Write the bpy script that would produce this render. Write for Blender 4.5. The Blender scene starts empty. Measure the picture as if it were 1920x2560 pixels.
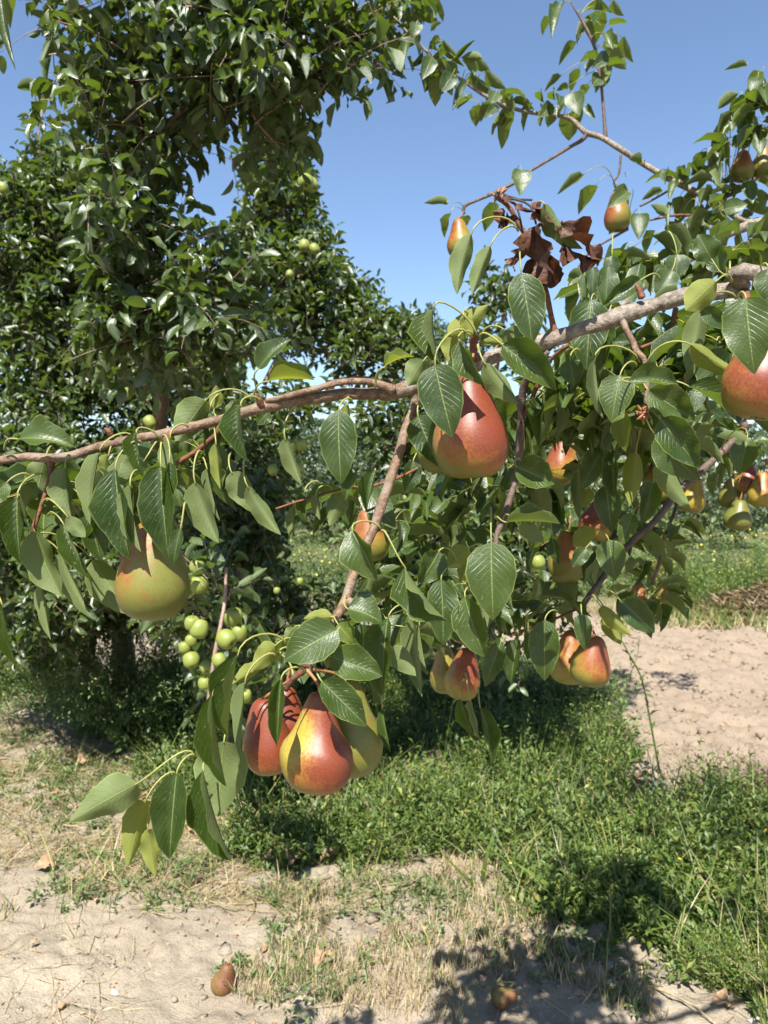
import bpy, math, random
import numpy as np
from mathutils import Vector, Matrix

random.seed(7)
RNG = np.random.default_rng(7)
SC = bpy.context.scene
COL = SC.collection
R = math.radians

# ------------------------------------------------------------------ camera, sky, sun, exposure
F = 1926.0
PITCH = R(1.78)
CAM = np.array([0.0, 0.0, 1.5])
cam_d = bpy.data.cameras.new("camera")
cam = bpy.data.objects.new("camera", cam_d)
COL.objects.link(cam)
cam.location = CAM
cam.rotation_euler = (R(90) - PITCH, 0, 0)
cam_d.sensor_fit = 'VERTICAL'
cam_d.sensor_height = 36.0
cam_d.lens = 36.0 * F / 2560.0
cam_d.clip_start = 0.02
cam_d.clip_end = 2000
cam_d.dof.use_dof = True
cam_d.dof.focus_distance = 0.92
cam_d.dof.aperture_fstop = 11.0
SC.camera = cam

SUN = np.array([-0.12, -0.57, 0.81]); SUN /= np.linalg.norm(SUN)
SUN_EL = math.asin(SUN[2])
world = bpy.data.worlds.new("World")
SC.world = world
world.use_nodes = True
wn = world.node_tree.nodes
wl = world.node_tree.links
wn.clear()
sky = wn.new("ShaderNodeTexSky")
sky.sky_type = 'NISHITA'
sky.sun_disc = False
sky.sun_elevation = SUN_EL
sky.sun_rotation = math.atan2(SUN[0], SUN[1])
sky.altitude = 300
sky.air_density = 0.95
sky.dust_density = 0.3
sky.ozone_density = 2.2
bg = wn.new("ShaderNodeBackground")
bg.inputs[1].default_value = 0.08
wo = wn.new("ShaderNodeOutputWorld")
wl.new(sky.outputs[0], bg.inputs[0])
wl.new(bg.outputs[0], wo.inputs[0])

sun_d = bpy.data.lights.new("sun", 'SUN')
sun_d.energy = 5.0
sun_d.angle = R(0.53)
sun_d.color = (1.0, 0.965, 0.905)
sun = bpy.data.objects.new("sun", sun_d)
COL.objects.link(sun)
sun.rotation_euler = Vector(SUN).to_track_quat('Z', 'Y').to_euler()

SC.view_settings.view_transform = 'Standard'
SC.view_settings.look = 'None'
SC.view_settings.exposure = 1.42
SC.view_settings.gamma = 1.0
SC.cycles.max_bounces = 5
SC.cycles.diffuse_bounces = 2
SC.cycles.glossy_bounces = 2
SC.cycles.transmission_bounces = 3
SC.cycles.transparent_max_bounces = 4
SC.cycles.caustics_reflective = False
SC.cycles.caustics_refractive = False

# ------------------------------------------------------------------ mapping a direction of the photo to a place
CF = np.array([0, math.cos(PITCH), -math.sin(PITCH)])
CU = np.array([0, math.sin(PITCH), math.cos(PITCH)])
CR = np.array([1.0, 0, 0])

def P(px, py, d):
    return CAM + CF * d + CR * ((px - 960) / F * d) + CU * ((1280 - py) / F * d)

def G(px, py, z=0.0):
    v = CF + CR * ((px - 960) / F) + CU * ((1280 - py) / F)
    return CAM + v * ((z - CAM[2]) / v[2])

def proj(p):
    q = p - CAM
    d = q @ CF
    return 960 + (q @ CR) / d * F, 1280 - (q @ CU) / d * F, d

def nrm(a):
    return a / np.maximum(np.linalg.norm(a, axis=-1, keepdims=True), 1e-9)

# ------------------------------------------------------------------ noise for shapes
_PERM = np.random.default_rng(11).random((256, 256))

def vnoise(x, y):
    x = np.asarray(x, float); y = np.asarray(y, float)
    xi = np.floor(x).astype(int); yi = np.floor(y).astype(int)
    fx = x - xi; fy = y - yi
    fx = fx * fx * (3 - 2 * fx); fy = fy * fy * (3 - 2 * fy)
    a = _PERM[xi & 255, yi & 255]; b = _PERM[(xi + 1) & 255, yi & 255]
    c = _PERM[xi & 255, (yi + 1) & 255]; d = _PERM[(xi + 1) & 255, (yi + 1) & 255]
    return (a * (1 - fx) + b * fx) * (1 - fy) + (c * (1 - fx) + d * fx) * fy - 0.5

def fbm(x, y, o=4):
    s = 0; a = 1.0
    for k in range(o):
        s = s + a * vnoise(x * 2 ** k + 17.3 * k, y * 2 ** k + 5.1 * k)
        a *= 0.5
    return s

# ------------------------------------------------------------------ objects
def tag(o, label=None, cat=None, group=None, kind=None):
    if label: o['label'] = label
    if cat: o['category'] = cat
    if group: o['group'] = group
    if kind: o['kind'] = kind
    return o

def empty(name, loc, label, cat, group=None):
    o = bpy.data.objects.new(name, None)
    COL.objects.link(o)
    o.location = tuple(loc)
    o.empty_display_size = 0.05
    tag(o, label, cat, group)
    return o

def mesh_np(name, V, faces, uv=None, attrs=None, smooth=True):
    """V (n,3); faces: list of int arrays (m,k)"""
    me = bpy.data.meshes.new(name)
    V = np.ascontiguousarray(V, dtype=np.float32)
    me.vertices.add(len(V))
    me.vertices.foreach_set("co", V.ravel())
    loops = np.concatenate([f.ravel() for f in faces]).astype(np.int32)
    tot = np.concatenate([np.full(len(f), f.shape[1], np.int32) for f in faces])
    start = np.concatenate([[0], np.cumsum(tot)[:-1]]).astype(np.int32)
    me.loops.add(len(loops))
    me.loops.foreach_set("vertex_index", loops)
    me.polygons.add(len(tot))
    me.polygons.foreach_set("loop_start", start)
    me.polygons.foreach_set("loop_total", tot)
    if smooth:
        me.polygons.foreach_set("use_smooth", np.ones(len(tot), bool))
    if uv is not None:
        l = me.uv_layers.new(name="UVMap")
        l.data.foreach_set("uv", np.ascontiguousarray(uv[loops], dtype=np.float32).ravel())
    for k, a in (attrs or {}).items():
        at = me.attributes.new(k, 'FLOAT', 'POINT')
        at.data.foreach_set("value", np.ascontiguousarray(a, dtype=np.float32))
    me.update()
    me.validate()
    return me

def link(name, me, mat, parent=None, loc=None, M=None):
    o = bpy.data.objects.new(name, me)
    if mat is not None and len(me.materials) == 0:
        for m in (mat if isinstance(mat, (list, tuple)) else [mat]):
            me.materials.append(m)
    COL.objects.link(o)
    if parent is not None:
        o.parent = parent
    if M is not None:
        o.matrix_basis = M
    elif loc is not None:
        o.location = tuple(loc)
    return o

# ------------------------------------------------------------------ materials
def newmat(name):
    m = bpy.data.materials.new(name)
    m.use_nodes = True
    nt = m.node_tree
    nt.nodes.clear()
    out = nt.nodes.new("ShaderNodeOutputMaterial")
    return m, nt, out

class NT:
    def __init__(s, nt): s.nt = nt
    def n(s, t, **kw):
        x = s.nt.nodes.new(t)
        for k, v in kw.items(): setattr(x, k, v)
        return x
    def l(s, a, b): s.nt.links.new(a, b)
    def put(s, sock, v):
        if hasattr(v, 'is_linked') or isinstance(v, bpy.types.NodeSocket): s.l(v, sock)
        else: sock.default_value = v
    def math(s, op, a, b=0.0, clamp=False):
        x = s.n("ShaderNodeMath", operation=op, use_clamp=clamp)
        s.put(x.inputs[0], a); s.put(x.inputs[1], b)
        return x.outputs[0]
    def mix(s, f, a, b, mode='MIX'):
        x = s.n("ShaderNodeMix", data_type='RGBA', blend_type=mode)
        s.put(x.inputs[0], f)
        s.put(x.inputs[6], a if not isinstance(a, tuple) else a + (1,) * (4 - len(a)))
        s.put(x.inputs[7], b if not isinstance(b, tuple) else b + (1,) * (4 - len(b)))
        return x.outputs[2]
    def rng(s, v, a, b, c=0.0, d=1.0):
        x = s.n("ShaderNodeMapRange", interpolation_type='SMOOTHSTEP')
        s.put(x.inputs[0], v)
        for i, q in enumerate((a, b, c, d)): s.put(x.inputs[i + 1], q)
        return x.outputs[0]
    def noise(s, scale, detail=3, vec=None, rough=0.55, dist=0.0):
        x = s.n("ShaderNodeTexNoise")
        x.inputs["Scale"].default_value = scale
        x.inputs["Detail"].default_value = detail
        x.inputs["Roughness"].default_value = rough
        x.inputs["Distortion"].default_value = dist
        if vec is not None: s.l(vec, x.inputs["Vector"])
        return x.outputs["Fac"]
    def voro(s, scale, vec=None, feature='F1'):
        x = s.n("ShaderNodeTexVoronoi", feature=feature)
        x.inputs["Scale"].default_value = scale
        if vec is not None: s.l(vec, x.inputs["Vector"])
        return x.outputs["Distance"]
    def bump(s, h, strength, dist=0.01, normal=None):
        x = s.n("ShaderNodeBump")
        x.inputs["Strength"].default_value = strength
        x.inputs["Distance"].default_value = dist
        s.l(h, x.inputs["Height"])
        if normal is not None: s.l(normal, x.inputs["Normal"])
        return x.outputs["Normal"]

def leaf_mat(name, top_a, top_b, under, rib, margin, trans, rough=0.38, tr=0.33, veins=1.0, spec=0.5, dirt=0.25):
    m, nt, out = newmat(name)
    k = NT(nt)
    uv = k.n("ShaderNodeUVMap").outputs[0]
    sep = k.n("ShaderNodeSeparateXYZ"); k.l(uv, sep.inputs[0])
    u = sep.outputs[1]
    v = k.math('SUBTRACT', k.math('MULTIPLY', sep.outputs[0], 2.0), 1.0)
    av = k.math('ABSOLUTE', v)
    oi = k.n("ShaderNodeObjectInfo").outputs["Random"]
    at = k.n("ShaderNodeAttribute", attribute_name="tint").outputs["Fac"]
    t = k.math('FRACT', k.math('ADD', oi, at))
    geo = k.n("ShaderNodeNewGeometry")
    back = geo.outputs["Backfacing"]
    pos = k.n("ShaderNodeTexCoord").outputs["Object"]
    n1 = k.noise(60, 3, pos)
    c_top = k.mix(t, top_a, top_b)
    c_top = k.mix(k.math('MULTIPLY', k.rng(n1, 0.35, 0.75), 0.35), c_top, tuple(min(1, x * 1.5 + 0.004) for x in top_b[:3]))
    # side veins
    ph = k.math('SUBTRACT', k.math('MULTIPLY', u, 11.0), k.math('MULTIPLY', av, 3.2))
    fr = k.math('ABSOLUTE', k.math('SUBTRACT', k.math('FRACT', ph), 0.5))
    vein = k.rng(fr, 0.0, 0.10, 1.0, 0.0)
    vein = k.math('MULTIPLY', vein, k.rng(av, 0.75, 1.0, 1.0, 0.0))
    mid = k.rng(av, 0.015, 0.055, 1.0, 0.0)
    edge = k.rng(av, 0.93, 0.99)
    if veins > 0:
        c_top = k.mix(k.math('MULTIPLY', vein, 0.13 * veins), c_top, rib)
    c_top = k.mix(k.math('MULTIPLY', mid, 0.75), c_top, rib)
    # dust and spray marks on the leaf
    if dirt > 0:
        sp = k.rng(k.noise(260, 2, pos), 0.66, 0.74)
        c_top = k.mix(k.math('MULTIPLY', sp, dirt), c_top, (0.42, 0.45, 0.38))
        big = k.rng(k.noise(14, 2, pos), 0.62, 0.80)
        c_top = k.mix(k.math('MULTIPLY', big, dirt * 0.45), c_top, (0.30, 0.36, 0.22))
    if veins > 0:
        rst = k.rng(k.noise(38, 3, pos, 0.6, 0.8), 0.73, 0.77)
        c_top = k.mix(k.math('MULTIPLY', rst, 0.7), c_top, (0.12, 0.06, 0.025))
    c_un = k.mix(k.math('MULTIPLY', vein, 0.10 * veins), under, rib)
    c_un = k.mix(k.math('MULTIPLY', mid, 0.7), c_un, rib)
    c_un = k.mix(k.math('MULTIPLY', t, 0.35), c_un, tuple(x * 0.8 for x in under[:3]))
    col = k.mix(back, c_top, c_un)
    col = k.mix(k.math('MULTIPLY', edge, 0.55), col, margin)
    pr = k.n("ShaderNodeBsdfPrincipled")
    k.l(col, pr.inputs["Base Color"])
    ro = k.math('ADD', k.math('MULTIPLY', back, 0.3), k.math('ADD', k.math('MULTIPLY', n1, 0.2), rough - 0.1))
    k.l(ro, pr.inputs["Roughness"])
    pr.inputs["Specular IOR Level"].default_value = spec
    n4 = k.noise(480, 2, pos, 0.6)
    hgt_ = k.math('ADD', k.math('ADD', k.math('MULTIPLY', n4, 0.5), k.math('MULTIPLY', vein, -0.4)), k.math('ADD', k.math('MULTIPLY', mid, -0.8), k.math('MULTIPLY', n1, 0.6)))
    nb = k.bump(hgt_, 0.42 if veins > 0 else 0.15, 0.0018)
    k.l(nb, pr.inputs["Normal"])
    tl = k.n("ShaderNodeBsdfTranslucent")
    ct = k.mix(k.math('MULTIPLY', vein, 0.25 * veins), trans, tuple(x * 0.5 for x in trans[:3]))
    k.l(ct, tl.inputs["Color"])
    mx = k.n("ShaderNodeMixShader")
    mx.inputs[0].default_value = tr
    k.l(pr.outputs[0], mx.inputs[1]); k.l(tl.outputs[0], mx.inputs[2])
    k.l(mx.outputs[0], out.inputs[0])
    return m

M_PEARLEAF = leaf_mat("pear_leaf", (0.016, 0.036, 0.007), (0.048, 0.075, 0.014), (0.125, 0.160, 0.052), (0.1968, 0.2378, 0.0738),
                      (0.246, 0.2952, 0.0738), (0.15, 0.23, 0.010), rough=0.40, tr=0.30, spec=0.5, dirt=0.30)
M_PALELEAF = leaf_mat("pear_leaf_young", (0.0612, 0.1008, 0.01296), (0.108, 0.144, 0.018), (0.2016, 0.2232, 0.0432), (0.3024, 0.324, 0.1008),
                      (0.3024, 0.3312, 0.072), (0.2592, 0.3024, 0.0216), rough=0.42, tr=0.42, spec=0.45, dirt=0.1)
M_APPLELEAF = leaf_mat("apple_leaf", (0.012, 0.028, 0.006), (0.056, 0.086, 0.016), (0.088, 0.128, 0.042), (0.128, 0.176, 0.064),
                       (0.08, 0.12, 0.04), (0.14, 0.22, 0.010), rough=0.36, tr=0.25, veins=0.5, spec=0.7, dirt=0.10)
M_FARLEAF = leaf_mat("far_leaf", (0.0216, 0.0432, 0.01584), (0.0432, 0.072, 0.0252), (0.0864, 0.1152, 0.0576), (0.1152, 0.144, 0.0576),
                     (0.072, 0.108, 0.036), (0.0864, 0.144, 0.0216), rough=0.5, tr=0.22, veins=0, dirt=0)

def bark_mat(name, a, b, c, spots=0.6, scale=90, stretch=1.0):
    m, nt, out = newmat(name)
    k = NT(nt)
    pos = k.n("ShaderNodeTexCoord").outputs["Object"]
    n1 = k.noise(scale, 5, pos, 0.65)
    n2 = k.noise(scale * 0.22, 3, pos)
    col = k.mix(k.rng(n1, 0.35, 0.68), a, b)
    col = k.mix(k.math('MULTIPLY', k.rng(n2, 0.5, 0.72), 0.8), col, c)
    vd = k.voro(scale * 3.2, pos)
    sp = k.rng(vd, 0.10, 0.20, 1.0, 0.0)
    col = k.mix(k.math('MULTIPLY', sp, spots), col, (0.62, 0.55, 0.42))
    cr = k.rng(k.noise(scale * 0.9, 4, pos, 0.7, 0.6), 0.66, 0.72)
    col = k.mix(k.math('MULTIPLY', cr, 0.75), col, (0.045, 0.028, 0.02))
    pr = k.n("ShaderNodeBsdfPrincipled")
    k.l(col, pr.inputs["Base Color"])
    pr.inputs["Roughness"].default_value = 0.62
    pr.inputs["Specular IOR Level"].default_value = 0.35
    h = k.math('ADD', n1, k.math('SUBTRACT', k.math('MULTIPLY', sp, 0.5), k.math('MULTIPLY', cr, 0.9)))
    k.l(k.bump(h, 1.0, 0.0035), pr.inputs["Normal"])
    k.l(pr.outputs[0], out.inputs[0])
    return m

M_BARKGREY = bark_mat("grey_bark", (0.12, 0.092, 0.068), (0.26, 0.215, 0.17), (0.1216, 0.0836, 0.0608), 0.20, 120)
M_BARKBROWN = bark_mat("brown_bark", (0.0988, 0.0532, 0.0304), (0.228, 0.1444, 0.0912), (0.2052, 0.1672, 0.1292), 0.8, 120)
M_BARKRED = bark_mat("red_bark", (0.1216, 0.0418, 0.019), (0.1824, 0.0684, 0.0304), (0.0912, 0.038, 0.0228), 0.3, 110)
M_BARKDARK = bark_mat("dark_bark", (0.076, 0.0494, 0.038), (0.1292, 0.0836, 0.0646), (0.0456, 0.0304, 0.0228), 0.2, 80)
M_BARKPINK = bark_mat("apple_bark", (0.228, 0.1444, 0.1064), (0.304, 0.2128, 0.1596), (0.1292, 0.0836, 0.0608), 0.2, 40)

def simple_mat(name, col, rough=0.5, tr=0.0, trc=None, spec=0.4, var=0.3, scale=80, bump=0.2):
    m, nt, out = newmat(name)
    k = NT(nt)
    pos = k.n("ShaderNodeTexCoord").outputs["Object"]
    n1 = k.noise(scale, 3, pos)
    oi = k.n("ShaderNodeObjectInfo").outputs["Random"]
    at = k.n("ShaderNodeAttribute", attribute_name="tint").outputs["Fac"]
    t = k.math('FRACT', k.math('ADD', oi, at))
    c = k.mix(k.rng(n1, 0.3, 0.7), tuple(x * (1 - var) for x in col), tuple(min(1, x * (1 + var)) for x in col))
    c = k.mix(k.math('MULTIPLY', t, var), c, tuple(x * 0.5 for x in col))
    pr = k.n("ShaderNodeBsdfPrincipled")
    k.l(c, pr.inputs["Base Color"])
    pr.inputs["Roughness"].default_value = rough
    pr.inputs["Specular IOR Level"].default_value = spec
    if bump > 0:
        k.l(k.bump(n1, bump, 0.002), pr.inputs["Normal"])
    if tr > 0:
        tl = k.n("ShaderNodeBsdfTranslucent")
        tl.inputs["Color"].default_value = tuple(trc or col) + (1,)
        mx = k.n("ShaderNodeMixShader")
        mx.inputs[0].default_value = tr
        k.l(pr.outputs[0], mx.inputs[1]); k.l(tl.outputs[0], mx.inputs[2])
        k.l(mx.outputs[0], out.inputs[0])
    else:
        k.l(pr.outputs[0], out.inputs[0])
    return m

M_PETIOLE = simple_mat("petiole", (0.27, 0.27, 0.075), 0.45, 0.15, (0.5, 0.45, 0.1), var=0.15)
M_STEM = simple_mat("fruit_stem", (0.26, 0.11, 0.05), 0.55, scale=300)
M_DEAD = simple_mat("dead_leaf", (0.10, 0.040, 0.020), 0.6, 0.10, (0.20, 0.06, 0.02), var=0.75, scale=130, bump=1.0)
M_DEADDARK = simple_mat("dead_stalk", (0.04, 0.03, 0.03), 0.6, var=0.3)
M_DRYLEAF = simple_mat("dry_leaf", (0.33, 0.21, 0.12), 0.7, 0.1, (0.5, 0.3, 0.1), var=0.35, scale=60, bump=0.5)
M_CALYX = simple_mat("calyx", (0.10, 0.06, 0.035), 0.8, scale=300)
M_STRAW = simple_mat("straw", (0.36, 0.28, 0.165), 0.75, 0.15, (0.5, 0.35, 0.15), var=0.4, bump=0)
M_STONE = simple_mat("stone", (0.30, 0.25, 0.19), 0.9, var=0.25, scale=25, bump=0.6)
M_WHITE = simple_mat("pale_stone", (0.5, 0.47, 0.42), 0.8, var=0.15, scale=40, bump=0.4)
M_DRYWEED = simple_mat("dry_weed", (0.10, 0.065, 0.035), 0.8, 0.15, (0.15, 0.08, 0.03), var=0.45, bump=0)
M_YELLOW = simple_mat("yellow_petals", (0.80, 0.62, 0.08), 0.6, 0.2, (0.8, 0.6, 0.05), var=0.2, bump=0)
M_PURPLE = simple_mat("purple_petals", (0.40, 0.28, 0.62), 0.6, 0.2, (0.5, 0.3, 0.7), var=0.2, bump=0)

def weed_mat(name, a, b, c, tr=0.3, trc=(0.22, 0.34, 0.05)):
    m, nt, out = newmat(name)
    k = NT(nt)
    at = k.n("ShaderNodeAttribute", attribute_name="tint").outputs["Fac"]
    oi = k.n("ShaderNodeObjectInfo").outputs["Random"]
    t = k.math('FRACT', k.math('ADD', at, k.math('MULTIPLY', oi, 0.2)))
    col = k.mix(k.rng(t, 0.0, 0.55), a, b)
    col = k.mix(k.rng(t, 0.80, 0.97), col, c)
    pr = k.n("ShaderNodeBsdfPrincipled")
    k.l(col, pr.inputs["Base Color"])
    pr.inputs["Roughness"].default_value = 0.5
    pr.inputs["Specular IOR Level"].default_value = 0.4
    tl = k.n("ShaderNodeBsdfTranslucent")
    k.l(k.mix(0.5, col, trc), tl.inputs["Color"])
    mx = k.n("ShaderNodeMixShader")
    mx.inputs[0].default_value = tr
    k.l(pr.outputs[0], mx.inputs[1]); k.l(tl.outputs[0], mx.inputs[2])
    k.l(mx.outputs[0], out.inputs[0])
    return m

M_WEED = weed_mat("weed_green", (0.048, 0.088, 0.0144), (0.104, 0.152, 0.028), (0.208, 0.216, 0.048))
M_BLUEWEED = weed_mat("weed_greygreen", (0.056, 0.1, 0.028), (0.12, 0.168, 0.056), (0.224, 0.24, 0.08))
M_GRASS = weed_mat("grass_blades", (0.064, 0.112, 0.02), (0.136, 0.184, 0.036), (0.288, 0.248, 0.08))
M_DRYGRASS = weed_mat("dry_grass", (0.24, 0.176, 0.096), (0.368, 0.288, 0.16), (0.192, 0.2, 0.08), 0.2, (0.32, 0.24, 0.096))

def soil_mat():
    m, nt, out = newmat("soil")
    k = NT(nt)
    pos = k.n("ShaderNodeNewGeometry").outputs["Position"]
    at = k.n("ShaderNodeAttribute", attribute_name="tilled").outputs["Fac"]
    n1 = k.noise(1.6, 4, pos)
    n2 = k.noise(22, 5, pos, 0.7)
    n3 = k.noise(140, 4, pos, 0.7)
    col = k.mix(k.rng(n1, 0.3, 0.7), (0.2418, 0.1989, 0.1443), (0.3198, 0.2691, 0.1989))
    col = k.mix(k.math('MULTIPLY', at, 0.8), col, (0.2496, 0.1911, 0.1365))
    sy = k.n("ShaderNodeSeparateXYZ"); k.l(pos, sy.inputs[0])
    col = k.mix(k.math('MULTIPLY', k.rng(k.math('ADD', sy.outputs[1], k.math('MULTIPLY', n1, 2.0)), 9.6, 11.5), 0.85), col, (0.1014, 0.1131, 0.0429))
    col = k.mix(k.math('MULTIPLY', k.rng(n2, 0.55, 0.78), 0.5), col, (0.1872, 0.1443, 0.1014))
    col = k.mix(k.math('MULTIPLY', k.rng(n3, 0.58, 0.70), 0.5), col, (0.1482, 0.1092, 0.078))
    pr = k.n("ShaderNodeBsdfPrincipled")
    k.l(col, pr.inputs["Base Color"])
    pr.inputs["Roughness"].default_value = 0.95
    pr.inputs["Specular IOR Level"].default_value = 0.1
    b1 = k.bump(n2, 0.8, 0.02)
    b2 = k.bump(n3, 1.0, 0.006, b1)
    k.l(b2, pr.inputs["Normal"])
    k.l(pr.outputs[0], out.inputs[0])
    return m
M_SOIL = soil_mat()

def fruit_mat(name, green, yellow, orange, red, rough=0.38):
    m, nt, out = newmat(name)
    k = NT(nt)
    pos = k.n("ShaderNodeTexCoord").outputs["Object"]
    bl = k.n("ShaderNodeAttribute", attribute_name="blush").outputs["Fac"]
    ye = k.n("ShaderNodeAttribute", attribute_name="yellow").outputs["Fac"]
    n1 = k.noise(55, 5, pos, 0.75)
    n2 = k.noise(300, 4, pos, 0.8)
    f = k.math('ADD', bl, k.math('ADD', k.math('MULTIPLY', k.math('SUBTRACT', n1, 0.5), 1.3),
                                 k.math('MULTIPLY', k.math('SUBTRACT', n2, 0.5), 1.5)))
    base = k.mix(ye, green, yellow)
    base = k.mix(k.math('MULTIPLY', k.rng(n2, 0.45, 0.7), 0.45), base, tuple(x * 0.5 for x in green))
    col = k.mix(k.rng(f, 0.0, 0.75), base, orange)
    col = k.mix(k.rng(f, 0.28, 1.22), col, red)
    col = k.mix(k.math('MULTIPLY', k.rng(n1, 0.45, 0.75), 0.65), col, k.mix(0.5, col, (0.14, 0.03, 0.015)))
    vd = k.voro(640, pos)
    sp = k.rng(vd, 0.10, 0.24, 1.0, 0.0)
    col = k.mix(k.math('MULTIPLY', sp, k.math('ADD', 0.06, k.math('MULTIPLY', k.rng(f, 0.1, 0.7), 0.30))), col, (0.50, 0.31, 0.12))
    # russet scars
    sc = k.rng(k.noise(42, 4, pos, 0.7, 1.5), 0.64, 0.72)
    col = k.mix(k.math('MULTIPLY', sc, 0.5), col, (0.16, 0.09, 0.04))
    pr = k.n("ShaderNodeBsdfPrincipled")
    k.l(col, pr.inputs["Base Color"])
    k.l(k.math('ADD', rough - 0.08, k.math('MULTIPLY', n1, 0.2)), pr.inputs["Roughness"])
    pr.inputs["Specular IOR Level"].default_value = 0.42
    h = k.math('ADD', k.math('MULTIPLY', n2, 0.5), k.math('MULTIPLY', n1, 0.8))
    k.l(k.bump(h, 0.22, 0.0015), pr.inputs["Normal"])
    k.l(pr.outputs[0], out.inputs[0])
    return m
M_PEAR = fruit_mat("pear_skin", (0.115, 0.125, 0.022), (0.31, 0.225, 0.032), (0.25, 0.098, 0.020), (0.150, 0.030, 0.012), 0.42)
M_ROT = fruit_mat("fallen_pear_skin", (0.10, 0.075, 0.02), (0.26, 0.18, 0.03), (0.14, 0.06, 0.02), (0.09, 0.03, 0.015), 0.6)
M_APPLE = fruit_mat("apple_skin", (0.13, 0.175, 0.028), (0.235, 0.27, 0.055), (0.40, 0.34, 0.08), (0.35, 0.2, 0.05), 0.42)

# ------------------------------------------------------------------ tubes
def catmull(pts, n):
    pts = np.asarray(pts, float)
    if len(pts) < 3:
        t = np.linspace(0, 1, n)[:, None]
        return pts[0] * (1 - t) + pts[-1] * t
    q = np.vstack([2 * pts[0] - pts[1], pts, 2 * pts[-1] - pts[-2]])
    s = np.linspace(0, len(pts) - 1 - 1e-6, n)
    i = s.astype(int); f = (s - i)[:, None]
    p0, p1, p2, p3 = q[i], q[i + 1], q[i + 2], q[i + 3]
    return 0.5 * (2 * p1 + (p2 - p0) * f + (2 * p0 - 5 * p1 + 4 * p2 - p3) * f ** 2 + (3 * p1 - p0 - 3 * p2 + p3) * f ** 3)

def tube_arrays(pts, rad, sides=8, rough=0.0, n=None, seed=0):
    pr = np.concatenate([np.asarray(pts, float), np.asarray(rad, float)[:, None]], axis=1)
    if n:
        pr = catmull(pr, n)
    p = pr[:, :3]; r = pr[:, 3]
    n = len(p)
    T = nrm(np.gradient(p, axis=0))
    ref = np.array([0.31, 0.12, 0.94])
    A = nrm(np.cross(T, ref)); B = np.cross(T, A)
    a = np.linspace(0, 2 * math.pi, sides, endpoint=False)
    if rough > 0:
        g = np.random.default_rng(seed + 3)
        lump = 1 + rough * (vnoise(np.arange(n)[:, None] * 0.45 + seed, a[None] * 1.3 + seed) * 1.6 + g.uniform(-0.25, 0.25, (n, 1)))
    else:
        lump = np.ones((n, sides))
    V = p[:, None] + (A[:, None] * np.cos(a)[None, :, None] + B[:, None] * np.sin(a)[None, :, None]) * (r[:, None] * lump)[:, :, None]
    V = V.reshape(-1, 3)
    i = np.arange(n - 1)[:, None] * sides; j = np.arange(sides)[None]; j2 = (j + 1) % sides
    Fq = np.stack([i + j, i + j2, i + sides + j2, i + sides + j], -1).reshape(-1, 4)
    V = np.vstack([V, p[0] - T[0] * r[0] * 0.4, p[-1] + T[-1] * r[-1] * 0.6])
    c0, c1 = len(V) - 2, len(V) - 1
    jj = np.arange(sides)
    F1 = np.stack([np.full(sides, c0), (jj + 1) % sides, jj], -1)
    b = (n - 1) * sides
    F2 = np.stack([np.full(sides, c1), b + jj, b + (jj + 1) % sides], -1)
    return V, [Fq, F1, F2]

def tube(name, pts, rad, mat, parent, org, sides=8, rough=0.0, n=None, seed=0):
    V, Fs = tube_arrays(pts, rad, sides, rough, n, seed)
    o_ = V[0] * 0 + np.asarray(pts[0], float)
    me = mesh_np(name, V - o_, Fs)
    return link(name, me, mat, parent, loc=o_ - org)

SKEL = []
def pathtube(name, spec, mat, parent, org, sides=8, rough=0.12, dens=3, seed=0):
    """spec: list of (px,py,depth,diameter in px)"""
    pts = [P(a, b, d) for a, b, d, w in spec]
    rad = [w * 0.5 * d / F for a, b, d, w in spec]
    SKEL.append(catmull(pts, len(pts) * 8))
    return tube(name, pts, rad, mat, parent, org, sides, rough, n=max(4, len(spec) * dens), seed=seed)

def join_arrays(parts):
    Vs = []; Q = []; T = []; off = 0
    for V, Fs in parts:
        Vs.append(V)
        for f in Fs:
            (Q if f.shape[1] == 4 else T).append(f + off)
        off += len(V)
    out = []
    if Q: out.append(np.concatenate(Q))
    if T: out.append(np.concatenate(T))
    return np.concatenate(Vs), out

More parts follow.
